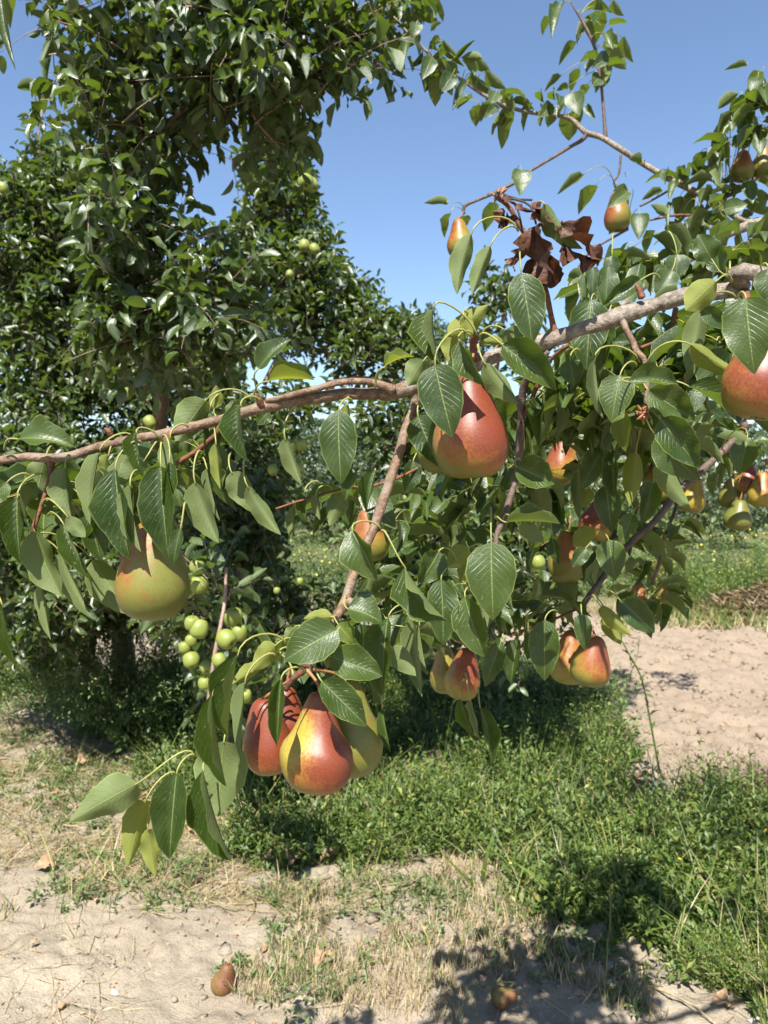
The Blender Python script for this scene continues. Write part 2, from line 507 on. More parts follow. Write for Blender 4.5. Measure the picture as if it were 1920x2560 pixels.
# ------------------------------------------------------------------ leaves
def leaf_template(nu, halves, a=0.55, b=0.95, fold=20, bend=30, cup=0.0, wave=0.0, twist=0.0, curve=0.0, seed=0, serr=0.0):
    """unit leaf: base at origin, tip at (0,1,0), half width 0.5, top side +z"""
    g = np.random.default_rng(seed)
    t = np.linspace(0, 1, nu + 1)
    u = 0.5 * t + 0.5 * (1 - np.cos(math.pi * t)) / 2
    w = (u ** a) * ((1 - u) ** b)
    um = a / (a + b)
    w = w / ((um ** a) * ((1 - um) ** b)) * 0.5
    w = np.maximum(w, 0.006)
    th = R(bend) * (u - 0.5) * 1.0
    du = np.diff(u)
    thm = (th[1:] + th[:-1]) / 2
    y = np.concatenate([[0], np.cumsum(du * np.cos(thm))])
    z = np.concatenate([[0], np.cumsum(-du * np.sin(thm))])
    ang = math.atan2(z[-1], y[-1]); L = math.hypot(y[-1], z[-1])
    y, z = (y * math.cos(ang) + z * math.sin(ang)) / L, (-y * math.sin(ang) + z * math.cos(ang)) / L
    v = np.linspace(-1, 1, 2 * halves + 1)
    U, Vv = np.meshgrid(u, v, indexing='ij')
    W = np.broadcast_to(w[:, None], U.shape).copy()
    if serr > 0:
        W[1:-1:2, 0] *= 1 + serr; W[1:-1:2, -1] *= 1 + serr
    fo = R(fold) * (1 + cup * (np.abs(Vv) - 0.5))
    ph1, ph2 = g.uniform(0, 6.28, 2)
    X = Vv * W * np.cos(fo)
    Z = np.abs(Vv) * W * np.sin(fo)
    Z += wave * W * Vv ** 2 * np.where(Vv < 0, np.sin(U * 13 + ph1), np.sin(U * 11 + ph2))
    tw = R(twist) * (U - 0.2)
    X, Z = X * np.cos(tw) - Z * np.sin(tw), X * np.sin(tw) + Z * np.cos(tw)
    X = X + curve * 4 * U * (1 - U) * 0.5
    Y = np.broadcast_to(y[:, None], U.shape)
    Z = Z + z[:, None]
    V = np.stack([X, Y, Z], -1).reshape(-1, 3)
    nc = 2 * halves + 1
    i = np.arange(nu)[:, None] * nc; j = np.arange(nc - 1)[None]
    Fq = np.stack([i + j, i + j + 1, i + nc + j + 1, i + nc + j], -1).reshape(-1, 4)
    uv = np.stack([(Vv + 1) / 2, U], -1).reshape(-1, 2)
    return V, Fq, uv

def frame(T, N0):
    T = nrm(T); N = nrm(N0 - T * (N0 * T).sum(-1, keepdims=True))
    X = np.cross(T, N)
    return X, T, N

def leaf_world(base, tip, W, roll, fold, bend, d0=None, nu=12, halves=3, curve=0.0, twist=0.0, wave=0.12, cup=0.3, seed=0, ab=(0.55, 0.95), serr=0.05):
    T = tip - base
    L = np.linalg.norm(T)
    X, Y, N = frame(T, CAM - (base + tip) / 2)
    r = R(roll)
    N2 = N * math.cos(r) + X * math.sin(r)
    X2 = np.cross(Y, N2)
    V, Fq, uv = leaf_template(nu, halves, ab[0], ab[1], fold, bend, cup, wave, twist, curve, seed, serr)
    Vw = X2 * (V[:, 0:1] * W) + Y * (V[:, 1:2] * L) + N2 * (V[:, 2:3] * (L * 0.5 + W * 0.5))
    # keep bend relative to length, fold relative to width
    return Vw, Fq, uv, Y

def bez(p0, p1, p2, p3, n):
    t = np.linspace(0, 1, n)[:, None]
    return p0 * (1 - t) ** 3 + 3 * p1 * t * (1 - t) ** 2 + 3 * p2 * t ** 2 * (1 - t) + p3 * t ** 3

UPV = np.array([0, 0, 1.0])
hero_count = [0]

def hero_leaf(parent, org, bx, by, tx, ty, W, roll, fold, d, ox=None, oy=None, bend=35, dd=0.0, curve=0.0, mat=None, nu=12, halves=3, od=None, twist=0.0, pr=0.00105, label=None):
    hero_count[0] += 1
    sd = hero_count[0]
    base = P(bx, by, d)
    tip = P(tx, ty, d + dd)
    Ww = W * d / F
    V, Fq, uv, Y = leaf_world(base, tip, Ww, roll, fold, bend, nu=nu, halves=halves, curve=curve, twist=twist, seed=sd,
                              ab=(0.5 + 0.12 * ((sd * 37) % 10) / 10, 0.88 + 0.14 * ((sd * 53) % 10) / 10), wave=0.10 + 0.12 * ((sd * 29) % 10) / 10)
    me = mesh_np("leaf", V, [Fq], uv)
    o = link("leaf", me, mat or M_PEARLEAF, parent, loc=base - org)
    if label: o['label'] = label
    if ox is None:
        k = ((sd * 41) % 10) / 10 - 0.5
        kk = d if d < 1.5 else .55
        A = base - Y * 0.014 * kk + UPV * 0.018 * kk + CR * 0.016 * k * kk + CF * 0.012 * kk
        sk = np.concatenate(SKEL); dist = np.linalg.norm((sk - base) * np.array([1, .6, 1]), axis=1); m_ = dist.argmin()
        if dist[m_] < (.075 if d < 1.5 else .16): A = sk[m_]
    else:
        A = P(ox, oy, od or (d + 0.02))
    ln = np.linalg.norm(A - base)
    pts = bez(A, A + UPV * ln * 0.35 + (base - A) * 0.15, base - Y * ln * 0.4, base + Y * 0.002, 9)
    Vp, Fp = tube_arrays(pts, np.linspace(pr * 1.25, pr * 0.85, 9), 5)
    mp = mesh_np("petiole", Vp - base, Fp)
    link("petiole", mp, M_PETIOLE, o, loc=(0, 0, 0))
    return o

LEAF_VARS = []
def make_variants(kind, n, nu, halves):
    out = []
    g = random.Random(len(kind) * 7 + n)
    for i in range(n):
        if kind == 'apple':
            out.append(leaf_template(nu, halves, g.uniform(.55, .75), g.uniform(.7, .95), g.uniform(8, 50), g.uniform(10, 90), 0.2, g.uniform(.1, .3), g.uniform(-30, 30), g.uniform(-.15, .15), i))
        elif kind == 'pear':
            out.append(leaf_template(nu, halves, g.uniform(.48, .62), g.uniform(.85, 1.05), g.uniform(8, 60), g.uniform(5, 70), 0.2, g.uniform(.05, .2), g.uniform(-20, 20), g.uniform(-.15, .15), i))
        else:
            out.append(leaf_template(nu, halves, .7, .7, g.uniform(5, 35), g.uniform(0, 60), 0, 0, 0, 0, i))
    return out

V_APPLE = make_variants('apple', 10, 5, 1)
V_PEAR = make_variants('pear', 10, 7, 2)
V_PEARLOW = make_variants('pear', 8, 5, 1)
V_LIGHT = make_variants('apple', 8, 4, 1)
V_SMALL = make_variants('small', 5, 2, 1)
V_TINY = [leaf_template(2, 1, .7, .7, 25, 30)]

def stuff_leaves(arr, variants, tint=None):
    """arr: dict of base,Y,N,L,W -> V, faces, uv, tint"""
    n = len(arr['base'])
    X, Y, N = frame(arr['Y'], arr['N'])
    Vs = []; Fs = []; UVs = []; Ts = []; off = 0
    var = RNG.integers(0, len(variants), n)
    tint = RNG.random(n) if tint is None else tint
    for k, (tv, tf, tuv) in enumerate(variants):
        s = np.nonzero(var == k)[0]
        if len(s) == 0: continue
        L = arr['L'][s, None, None]; W = arr['W'][s, None, None]
        V = arr['base'][s, None] + X[s, None] * (tv[None, :, 0:1] * W) + Y[s, None] * (tv[None, :, 1:2] * L) + N[s, None] * (tv[None, :, 2:3] * (L * .5 + W * .5))
        m = len(tv)
        Vs.append(V.reshape(-1, 3))
        Fs.append((tf[None] + (np.arange(len(s)) * m)[:, None, None] + off).reshape(-1, 4))
        UVs.append(np.tile(tuv, (len(s), 1)))
        Ts.append(np.repeat(tint[s], m))
        off += len(s) * m
    return np.concatenate(Vs), [np.concatenate(Fs)], np.concatenate(UVs), np.concatenate(Ts)

def add_stuff(name, arr, variants, mat, parent, org, label=None, tint=None):
    V, Fs, uv, t = stuff_leaves(arr, variants, tint)
    me = mesh_np(name, V - org, Fs, uv, {'tint': t})
    o = link(name, me, mat, parent, loc=(0, 0, 0) if parent else org)
    o['kind'] = 'stuff'
    if label: o['label'] = label
    return o

def leaf_parts(arr, idx, variants, mat, parent, org, name="leaf"):
    meshes = []
    for k, (tv, tf, tuv) in enumerate(variants):
        me = mesh_np(name, tv, [tf], tuv)
        me.materials.append(mat)
        meshes.append(me)
    X, Y, N = frame(arr['Y'], arr['N'])
    for c, i in enumerate(idx):
        L = arr['L'][i]; W = arr['W'][i]; z = L * .5 + W * .5
        M = Matrix(((X[i, 0] * W, Y[i, 0] * L, N[i, 0] * z, arr['base'][i, 0] - org[0]),
                    (X[i, 1] * W, Y[i, 1] * L, N[i, 1] * z, arr['base'][i, 1] - org[1]),
                    (X[i, 2] * W, Y[i, 2] * L, N[i, 2] * z, arr['base'][i, 2] - org[2]),
                    (0, 0, 0, 1)))
        link(name, meshes[c % len(meshes)], None, parent, M=M)

def sub(arr, s):
    return {k: v[s] for k, v in arr.items()}

def cat(*arrs):
    return {k: np.concatenate([a[k] for a in arrs]) for k in arrs[0]}

def pick(arr, n, front=True):
    px, py, d = proj(arr['base'] + arr['Y'] * arr['L'][:, None] * 0.5)
    inside = (px > 5) & (px < 1915) & (py > 5) & (py < 2555) & (d > 0)
    score = np.where(inside, arr['L'] * F / np.maximum(d, .05) * (1 if front else RNG.uniform(.6, 1, len(d))), 0)
    o = np.argsort(-score)[:n]
    o = o[score[o] > 0]
    m = np.ones(len(d), bool); m[o] = False
    return o, np.nonzero(m)[0]

def stems_mesh(b, d0, d1, length, r, sides=3, seg=4):
    """curved tapering stems, vectorised.  d0 start direction, d1 bend vector"""
    n = len(b)
    s = np.linspace(0, 1, seg + 1)
    Pn = b[:, None] + d0[:, None] * (s[None, :, None] * length[:, None, None]) + d1[:, None] * ((s ** 2)[None, :, None] * length[:, None, None])
    T = nrm(d0[:, None] + 2 * d1[:, None] * s[None, :, None])
    ref = np.array([0.4, 0.2, 0.9])
    A = nrm(np.cross(T, ref)); B = np.cross(T, A)
    a = np.linspace(0, 2 * math.pi, sides, endpoint=False)
    rr = r[:, None] * (1 - 0.75 * s)[None]
    V = Pn[:, :, None] + (A[:, :, None] * np.cos(a)[None, None, :, None] + B[:, :, None] * np.sin(a)[None, None, :, None]) * rr[:, :, None, None]
    m = (seg + 1) * sides
    i = np.arange(seg)[:, None] * sides; j = np.arange(sides)[None]
    f = np.stack([i + j, i + (j + 1) % sides, i + sides + (j + 1) % sides, i + sides + j], -1).reshape(-1, 4)
    Fq = (f[None] + (np.arange(n) * m)[:, None, None]).reshape(-1, 4)
    return V.reshape(-1, 3), [Fq], np.repeat(RNG.random(n), m)

def sprig_leaves(b, d0, d1, length, K, L, W, out=0.8, fwd=0.5, droop=0.2, s0=0.15, jit=0.35, up=0.6, lvar=0.3, end_small=0.35):
    n = len(b)
    s = np.linspace(s0, 1, K)[None] + RNG.uniform(-.04, .04, (n, K))
    Pn = b[:, None] + d0[:, None] * (s * length[:, None])[..., None] + d1[:, None] * (s ** 2 * length[:, None])[..., None]
    T = nrm(d0[:, None] + 2 * d1[:, None] * s[..., None])
    ref = np.array([0.35, -0.5, 0.3])
    A = nrm(np.cross(T, ref)); B = np.cross(T, A)
    az = RNG.uniform(0, 6.28, (n, 1)) + np.arange(K)[None] * 2.4 + RNG.uniform(-jit, jit, (n, K))
    rad = A * np.cos(az)[..., None] + B * np.sin(az)[..., None]
    Y = nrm(rad * out + T * fwd - UPV * droop + RNG.normal(0, .18, (n, K, 3)))
    N = T * 0.6 + UPV * up + RNG.normal(0, .25, (n, K, 3))
    ll = L * RNG.uniform(1 - lvar, 1 + lvar, (n, K)) * (1 - end_small * s ** 3)
    ww = W / L * ll * RNG.uniform(.85, 1.15, (n, K))
    Pn = Pn + Y * (ll * 0.18)[..., None]
    return dict(base=Pn.reshape(-1, 3), Y=Y.reshape(-1, 3), N=N.reshape(-1, 3), L=ll.reshape(-1), W=ww.reshape(-1))

def in_poly(px, py, poly):
    c = np.zeros(np.shape(px), bool)
    n = len(poly)
    j = n - 1
    for i in range(n):
        xi, yi = poly[i]; xj, yj = poly[j]
        if yi != yj:
            c ^= ((yi > py) != (yj > py)) & (px < (xj - xi) * (py - yi) / (yj - yi) + xi)
        j = i
    return c

def blob_points(blobs):
    """blobs: (px,py,rx,ry,depth,rdepth,n) -> shoot bases + outward directions"""
    bs = []; ds = []
    for (px, py, rx, ry, d, rd, n) in blobs:
        c = P(px, py, d)
        q = RNG.normal(0, 1, (n, 3)); q = nrm(q) * (RNG.random((n, 1)) ** 0.45)
        off = CR * (q[:, 0:1] * rx / F * d) + UPV * (q[:, 1:2] * ry / F * d) + np.array([0, 1, 0]) * (q[:, 2:3] * rd)
        bs.append(c + off)
        ds.append(CR * q[:, 0:1] + UPV * q[:, 1:2] * 0.8 + np.array([0, 1, 0]) * q[:, 2:3])
    return np.concatenate(bs), np.concatenate(ds)

# ------------------------------------------------------------------ ground
TILL = [tuple(G(*q)[:2]) for q in ((1400, 1490), (2600, 1490), (3600, 2050), (1950, 2050), (1720, 1990), (1580, 1880), (1440, 1740), (1330, 1640))]
PATHS = [tuple(G(*q)[:2]) for q in ((560, 1330), (900, 1330), (1500, 1500), (1300, 1560), (800, 1560))]

def tilled(x, y):
    a = in_poly(x + 0.15 * fbm(x * 1.3, y * 1.3), y + 0.15 * fbm(x * 1.3 + 9, y * 1.3), TILL).astype(float)
    return a

def hgt(x, y):
    near = np.exp(-(np.maximum(y - 7, 0) / 6) ** 2)
    h = 0.05 * fbm(x * 0.9, y * 0.9) + 0.035 * fbm(x * 5 + 3, y * 5, 3) * near + 0.018 * fbm(x * 22, y * 22 + 7, 3) * near
    h = h + near * 0.016 * (0.5 - np.abs(fbm(x * 13 + 70, y * 13, 3)) * 2.2)
    t = tilled(x, y)
    h = h + t * near * (0.045 * fbm(x * 7 + 31, y * 9, 3) + 0.02 * np.maximum(fbm(x * 28, y * 34 + 4, 2), -0.1))
    # low mound under the trees
    h = h + 0.07 * np.exp(-((x + 0.6) / 1.2) ** 2 - ((y - 4.6) / 0.9) ** 2)
    return h

ys = np.concatenate([-40 + np.arange(0, 40, 8.0), np.array([0.0, 0.6]), 1.0 * 1.0075 ** np.arange(0, 345), 14.5 * 1.10 ** np.arange(0, 40)])
xs_f = np.arange(-2.2, 3.6, 0.019)
xo = []
s_ = 0.022; x_ = 3.6
while x_ < 500:
    x_ += s_; s_ *= 1.06; xo.append(x_)
xo = np.array(xo)
xs = np.concatenate([-(xo[::-1]) + 1.4, xs_f, xo])
Xg, Yg = np.meshgrid(xs, ys, indexing='xy')
Zg = hgt(Xg, Yg)
nx = len(xs); ny = len(ys)
i = np.arange(ny - 1)[:, None] * nx; j = np.arange(nx - 1)[None]
Fg = np.stack([i + j, i + j + 1, i + nx + j + 1, i + nx + j], -1).reshape(-1, 4)
me = mesh_np("ground", np.stack([Xg, Yg, Zg], -1).reshape(-1, 3), [Fg], attrs={'tilled': tilled(Xg, Yg).ravel()})
ground = link("ground", me, M_SOIL)
tag(ground, "pale sandy soil of the orchard floor running to the horizon", None, None, 'structure')

def on_ground(x, y, dz=0.0):
    return np.stack([x, y, hgt(x, y) + dz], -1)

# ------------------------------------------------------------------ pear tree: wood
PT = np.array([1.75, 1.55, 0.0])
pear_tree = empty("pear_tree", PT, "pear tree reaching in from the right with grey boughs, hanging glossy leaves and pears", "tree")
tube("trunk", [(1.75, 1.55, -0.1), (1.73, 1.52, 0.5), (1.70, 1.5, 1.0), (1.66, 1.48, 1.35), (1.7, 1.5, 1.9), (1.62, 1.55, 2.6)],
     [.085, .072, .066, .06, .045, .03], M_BARKGREY, pear_tree, PT, 12, 0.15, 26)
def W3(*a): return np.array(a, float)
def limb_from(name, start, spec, mat, r0, sides=9, rough=0.14, seed=0, dens=3):
    SKEL.append(catmull([P(a, b, d) for a, b, d, w in spec], len(spec) * 8))
    pts = [W3(*s[:3]) for s in start] + [P(a, b, d) for a, b, d, w in spec]
    rad = [s[3] for s in start] + [w * .5 * d / F for a, b, d, w in spec]
    return tube(name, pts, rad, mat, pear_tree, PT, sides, rough, n=len(pts) * dens, seed=seed)

limb_from("limb", [(1.68, 1.48, 1.30, .026), (1.1, 1.15, 1.62, .016)],
          [(1960, 703, .88, 40), (1850, 720, .885, 40), (1760, 733, .89, 38), (1690, 746, .89, 42), (1640, 762, .9, 36), (1560, 788, .90, 44), (1480, 814, .905, 37), (1400, 840, .91, 38), (1330, 864, .915, 39),
           (1240, 890, .925, 38), (1160, 922, .935, 38), (1080, 950, .94, 38), (1010, 974, .945, 40)], M_BARKGREY, .03, 14, 0.22, 1, 5)
b1 = [(1020, 972, .945, 38.6), (975, 983, .945, 37), (920, 984, .945, 30.2), (850, 985, .942, 28.6), (800, 994, .94, 30.2), (740, 1003, .94, 26.9), (670, 1016, .935, 30.2), (600, 1034, .93, 25.2), (530, 1055, .925, 23.5), (470, 1070, .92, 25.2), (400, 1086, .915, 22.7),
      (320, 1101, .91, 22.7), (250, 1116, .905, 23.5), (190, 1136, .90, 21.8), (130, 1146, .90, 22.7), (60, 1143, .90, 21.8), (0, 1150, .90, 20.2), (-80, 1150, .9, 18.5)]
pathtube("branch", b1, M_BARKBROWN, pear_tree, PT, 12, 0.15, 5, 2)
pathtube("branch", [(985, 975, .93, 26), (940, 958, .93, 20), (900, 953, .93, 17), (850, 956, .93, 17), (790, 972, .93, 17), (730, 988, .93, 17), (665, 1003, .93, 14)], M_BARKBROWN, pear_tree, PT, 8, 0.12, 4, 3)
pathtube("branch", [(1042, 975, .945, 34), (1035, 1020, .945, 25), (1012, 1085, .94, 26), (985, 1170, .93, 24), (955, 1260, .92, 25), (928, 1335, .91, 24), (895, 1405, .90, 23), (870, 1480, .89, 24), (862, 1510, .885, 30), (845, 1535, .88, 22), (820, 1572, .87, 20),
                    (790, 1615, .86, 19), (770, 1640, .86, 19), (768, 1665, .86, 22)], M_BARKBROWN, pear_tree, PT, 9, 0.14, 4, 4)
pathtube("spur", [(870, 1500, .885, 22), (885, 1512, .88, 20), (889, 1516, .88, 16)], M_BARKBROWN, pear_tree, PT, 7, 0.1, 4, 5)
pathtube("twig", [(1553, 795, .90, 22), (1566, 825, .89, 16), (1580, 850, .885, 16), (1592, 878, .88, 16), (1612, 902, .875, 15), (1618, 960, .875, 12), (1615, 1010, .875, 14)], M_BARKBROWN, pear_tree, PT, 7, 0.15, 4, 6)
pathtube("twig", [(1388, 838, .91, 20), (1378, 790, .91, 14), (1368, 740, .91, 14), (1350, 670, .91, 12), (1330, 610, .91, 12), (1300, 565, .91, 12), (1275, 520, .91, 13), (1245, 492, .91, 16)], M_BARKRED, pear_tree, PT, 7, 0.15, 4, 7)
pathtube("twig", [(130, 1146, .90, 20), (128, 1175, .90, 14), (118, 1220, .89, 12), (100, 1275, .885, 12), (82, 1325, .88, 11), (72, 1352, .88, 9)], M_BARKRED, pear_tree, PT, 6, 0.1, 4, 8)
pathtube("twig", [(550, 1065, .925, 14), (535, 1090, .925, 12), (490, 1128, .93, 13), (455, 1150, .93, 12), (440, 1160, .93, 12)], M_BARKRED, pear_tree, PT, 6, 0.15, 4, 9)
pathtube("twig", [(1290, 1010, 1.2, 12), (1160, 1060, 1.1, 9), (1060, 1160, 1.08, 8), (950, 1210, 1.05, 8), (860, 1222, 1.03, 7), (770, 1246, 1.02, 7), (690, 1272, 1.0, 6)], M_BARKRED, pear_tree, PT, 5, 0.1, 4, 10)
pathtube("branch", [(1370, 880, 1.0, 12), (1312, 960, 1.05, 20), (1303, 1060, 1.07, 20), (1296, 1160, 1.08, 18), (1283, 1220, 1.08, 18), (1262, 1290, 1.07, 16), (1240, 1345, 1.06, 14), (1238, 1420, 1.06, 10)], M_BARKDARK, pear_tree, PT, 8, 0.15, 4, 11)
pathtube("twig", [(1420, 862, 1.0, 10), (1372, 905, 1.03, 11), (1345, 960, 1.05, 12), (1315, 1035, 1.06, 11)], M_BARKRED, pear_tree, PT, 6, 0.1, 4, 12)
pathtube("twig", [(1690, 770, 1.05, 14), (1675, 830, 1.06, 12), (1650, 850, 1.06, 9), (1600, 870, 1.06, 9)], M_BARKRED, pear_tree, PT, 6, 0.1, 4, 13)
limb_from("branch", [(1.70, 1.5, 1.15, .02), (1.3, 1.5, 1.5, .016)],
          [(1935, 1045, 1.42, 21), (1860, 1082, 1.42, 20), (1800, 1135, 1.41, 19), (1745, 1185, 1.40, 20), (1695, 1230, 1.40, 19), (1640, 1300, 1.38, 18), (1590, 1345, 1.37, 17), (1545, 1390, 1.36, 15), (1510, 1440, 1.35, 15), (1480, 1480, 1.34, 14), (1458, 1512, 1.33, 15), (1450, 1525, 1.33, 14)], M_BARKDARK, .02, 9, .15, 14, 4)
pathtube("twig", [(1455, 1515, 1.33, 10), (1420, 1533, 1.32, 7), (1385, 1548, 1.31, 7), (1340, 1562, 1.3, 7), (1300, 1580, 1.3, 7), (1275, 1590, 1.3, 6)], M_BARKRED, pear_tree, PT, 5, 0.1, 4, 15)
pathtube("twig", [(1700, 1225, 1.4, 9), (1690, 1270, 1.42, 8), (1670, 1320, 1.45, 9), (1662, 1340, 1.45, 10), (1650, 1400, 1.5, 9), (1630, 1460, 1.55, 9)], M_BARKDARK, pear_tree, PT, 6, 0.15, 4, 16)
limb_from("limb", [(1.62, 1.55, 2.2, .03), (1.3, 1.8, 2.15, .018)],
          [(1960, 548, 1.95, 27.2), (1900, 556, 1.95, 24), (1860, 568, 1.95, 24), (1810, 590, 1.95, 20.8), (1770, 620, 1.95, 19.2), (1720, 650, 1.95, 19.2), (1640, 690, 1.95, 19.2), (1590, 735, 1.95, 17.6), (1560, 760, 1.9, 16), (1460, 830, 1.8, 12.8)], M_BARKGREY, .03, 9, .15, 17, 4)
limb_from("limb", [(1.66, 1.6, 2.0, .03)],
          [(1990, 615, 2.0, 21), (1925, 590, 2.0, 19.6), (1885, 560, 2.02, 18.2), (1845, 545, 2.05, 16.8), (1800, 512, 2.08, 16.1), (1740, 480, 2.1, 16.1), (1680, 450, 2.15, 15.4), (1600, 405, 2.2, 14), (1550, 372, 2.2, 14.7), (1500, 342, 2.22, 13.3), (1465, 332, 2.22, 14), (1430, 300, 2.25, 11.2), (1390, 288, 2.25, 9.8),
           (1330, 282, 2.28, 9.1), (1280, 270, 2.28, 9.1), (1210, 238, 2.3, 8.4), (1155, 200, 2.3, 9.1), (1110, 180, 2.3, 8.4), (1070, 132, 2.3, 7.7), (1030, 95, 2.3, 7.7), (1000, 60, 2.3, 7), (975, 30, 2.3, 6.3), (955, -20, 2.3, 5.6)], M_BARKGREY, .03, 9, .14, 18, 4)
pathtube("branch", [(1470, 332, 2.22, 14), (1455, 350, 2.22, 10), (1420, 370, 2.22, 9), (1380, 395, 2.22, 8), (1325, 428, 2.2, 8), (1290, 455, 2.2, 8), (1245, 478, 2.2, 9), (1190, 502, 2.2, 7), (1162, 515, 2.2, 9), (1160, 535, 2.2, 6)], M_BARKDARK, pear_tree, PT, 6, 0.15, 4, 19)
pathtube("branch", [(1514, 350, 2.22, 11), (1510, 290, 2.22, 8), (1503, 210, 2.22, 7), (1490, 130, 2.22, 8), (1470, 80, 2.22, 8), (1448, 40, 2.22, 6), (1430, 10, 2.22, 4)], M_BARKDARK, pear_tree, PT, 6, 0.12, 4, 20)
pathtube("branch", [(1960, 415, 2.1, 12), (1900, 438, 2.1, 12), (1860, 470, 2.1, 11), (1800, 500, 2.1, 10), (1760, 525, 2.1, 10), (1725, 548, 2.1, 14), (1705, 590, 2.1, 12), (1680, 640, 2.08, 11)], M_BARKDARK, pear_tree, PT, 6, 0.15, 4, 21)
pathtube("twig", [(1910, 435, 2.1, 7), (1860, 448, 2.1, 5), (1820, 455, 2.1, 5), (1795, 470, 2.1, 4)], M_BARKRED, pear_tree, PT, 5, 0.1, 4, 22)
pathtube("twig", [(1725, 538, 2.1, 9), (1690, 538, 2.1, 6), (1650, 545, 2.1, 6), (1622, 551, 2.1, 5)], M_BARKRED, pear_tree, PT, 5, 0.1, 4, 23)
pathtube("twig", [(1570, 572, 2.1, 8), (1535, 592, 2.1, 7), (1500, 612, 2.1, 6), (1470, 635, 2.1, 6), (1430, 690, 2.1, 6)], M_BARKDARK, pear_tree, PT, 5, 0.1, 4, 24)
pathtube("twig", [(1630, 700, 1.95, 9), (1605, 668, 1.95, 7), (1580, 640, 1.95, 7), (1572, 630, 1.95, 4)], M_BARKDARK, pear_tree, PT, 5, 0.1, 4, 25)
pathtube("twig", [(1690, 462, 2.14, 8), (1665, 480, 2.14, 6), (1630, 500, 2.14, 6), (1600, 515, 2.14, 6)], M_BARKDARK, pear_tree, PT, 5, 0.1, 4, 26)
pathtube("twig", [(1552, 385, 2.2, 6), (1548, 430, 2.2, 6), (1535, 455, 2.2, 5), (1540, 475, 2.2, 4)], M_BARKDARK, pear_tree, PT, 5, 0.1, 4, 27)
pathtube("twig", [(1870, 560, 1.95, 8), (1872, 600, 1.95, 6), (1865, 625, 1.95, 6)], M_BARKDARK, pear_tree, PT, 5, 0.1, 4, 28)
pathtube("spur", [(1190, 900, .92, 22), (1183, 872, .915, 20), (1185, 850, .905, 22), (1192, 832, .90, 14)], M_BARKRED, pear_tree, PT, 7, 0.2, 4, 29)
pathtube("spur", [(655, 1016, .93, 20), (648, 1000, .925, 18), (640, 985, .92, 8)], M_BARKRED, pear_tree, PT, 6, 0.2, 4, 30)
pathtube("spur", [(1605, 745, .89, 20), (1598, 725, .89, 14), (1590, 712, .89, 7)], M_BARKRED, pear_tree, PT, 6, 0.2, 4, 31)
pathtube("spur", [(765, 1640, .86, 22), (762, 1670, .86, 20), (735, 1695, .86, 15), (715, 1725, .87, 14)], M_BARKRED, pear_tree, PT, 7, 0.2, 4, 32)
pathtube("spur", [(1860, 722, .885, 26), (1865, 740, .87, 22), (1868, 755, .86, 14)], M_BARKRED, pear_tree, PT, 7, 0.2, 4, 33)
pathtube("spur", [(280, 1095, .905, 16), (272, 1078, .90, 14), (262, 1072, .90, 8)], M_BARKRED, pear_tree, PT, 6, 0.2, 4, 34)
pathtube("spur", [(425, 1085, .91, 16), (412, 1098, .90, 13), (403, 1104, .89, 9)], M_BARKRED, pear_tree, PT, 6, 0.2, 4, 35)

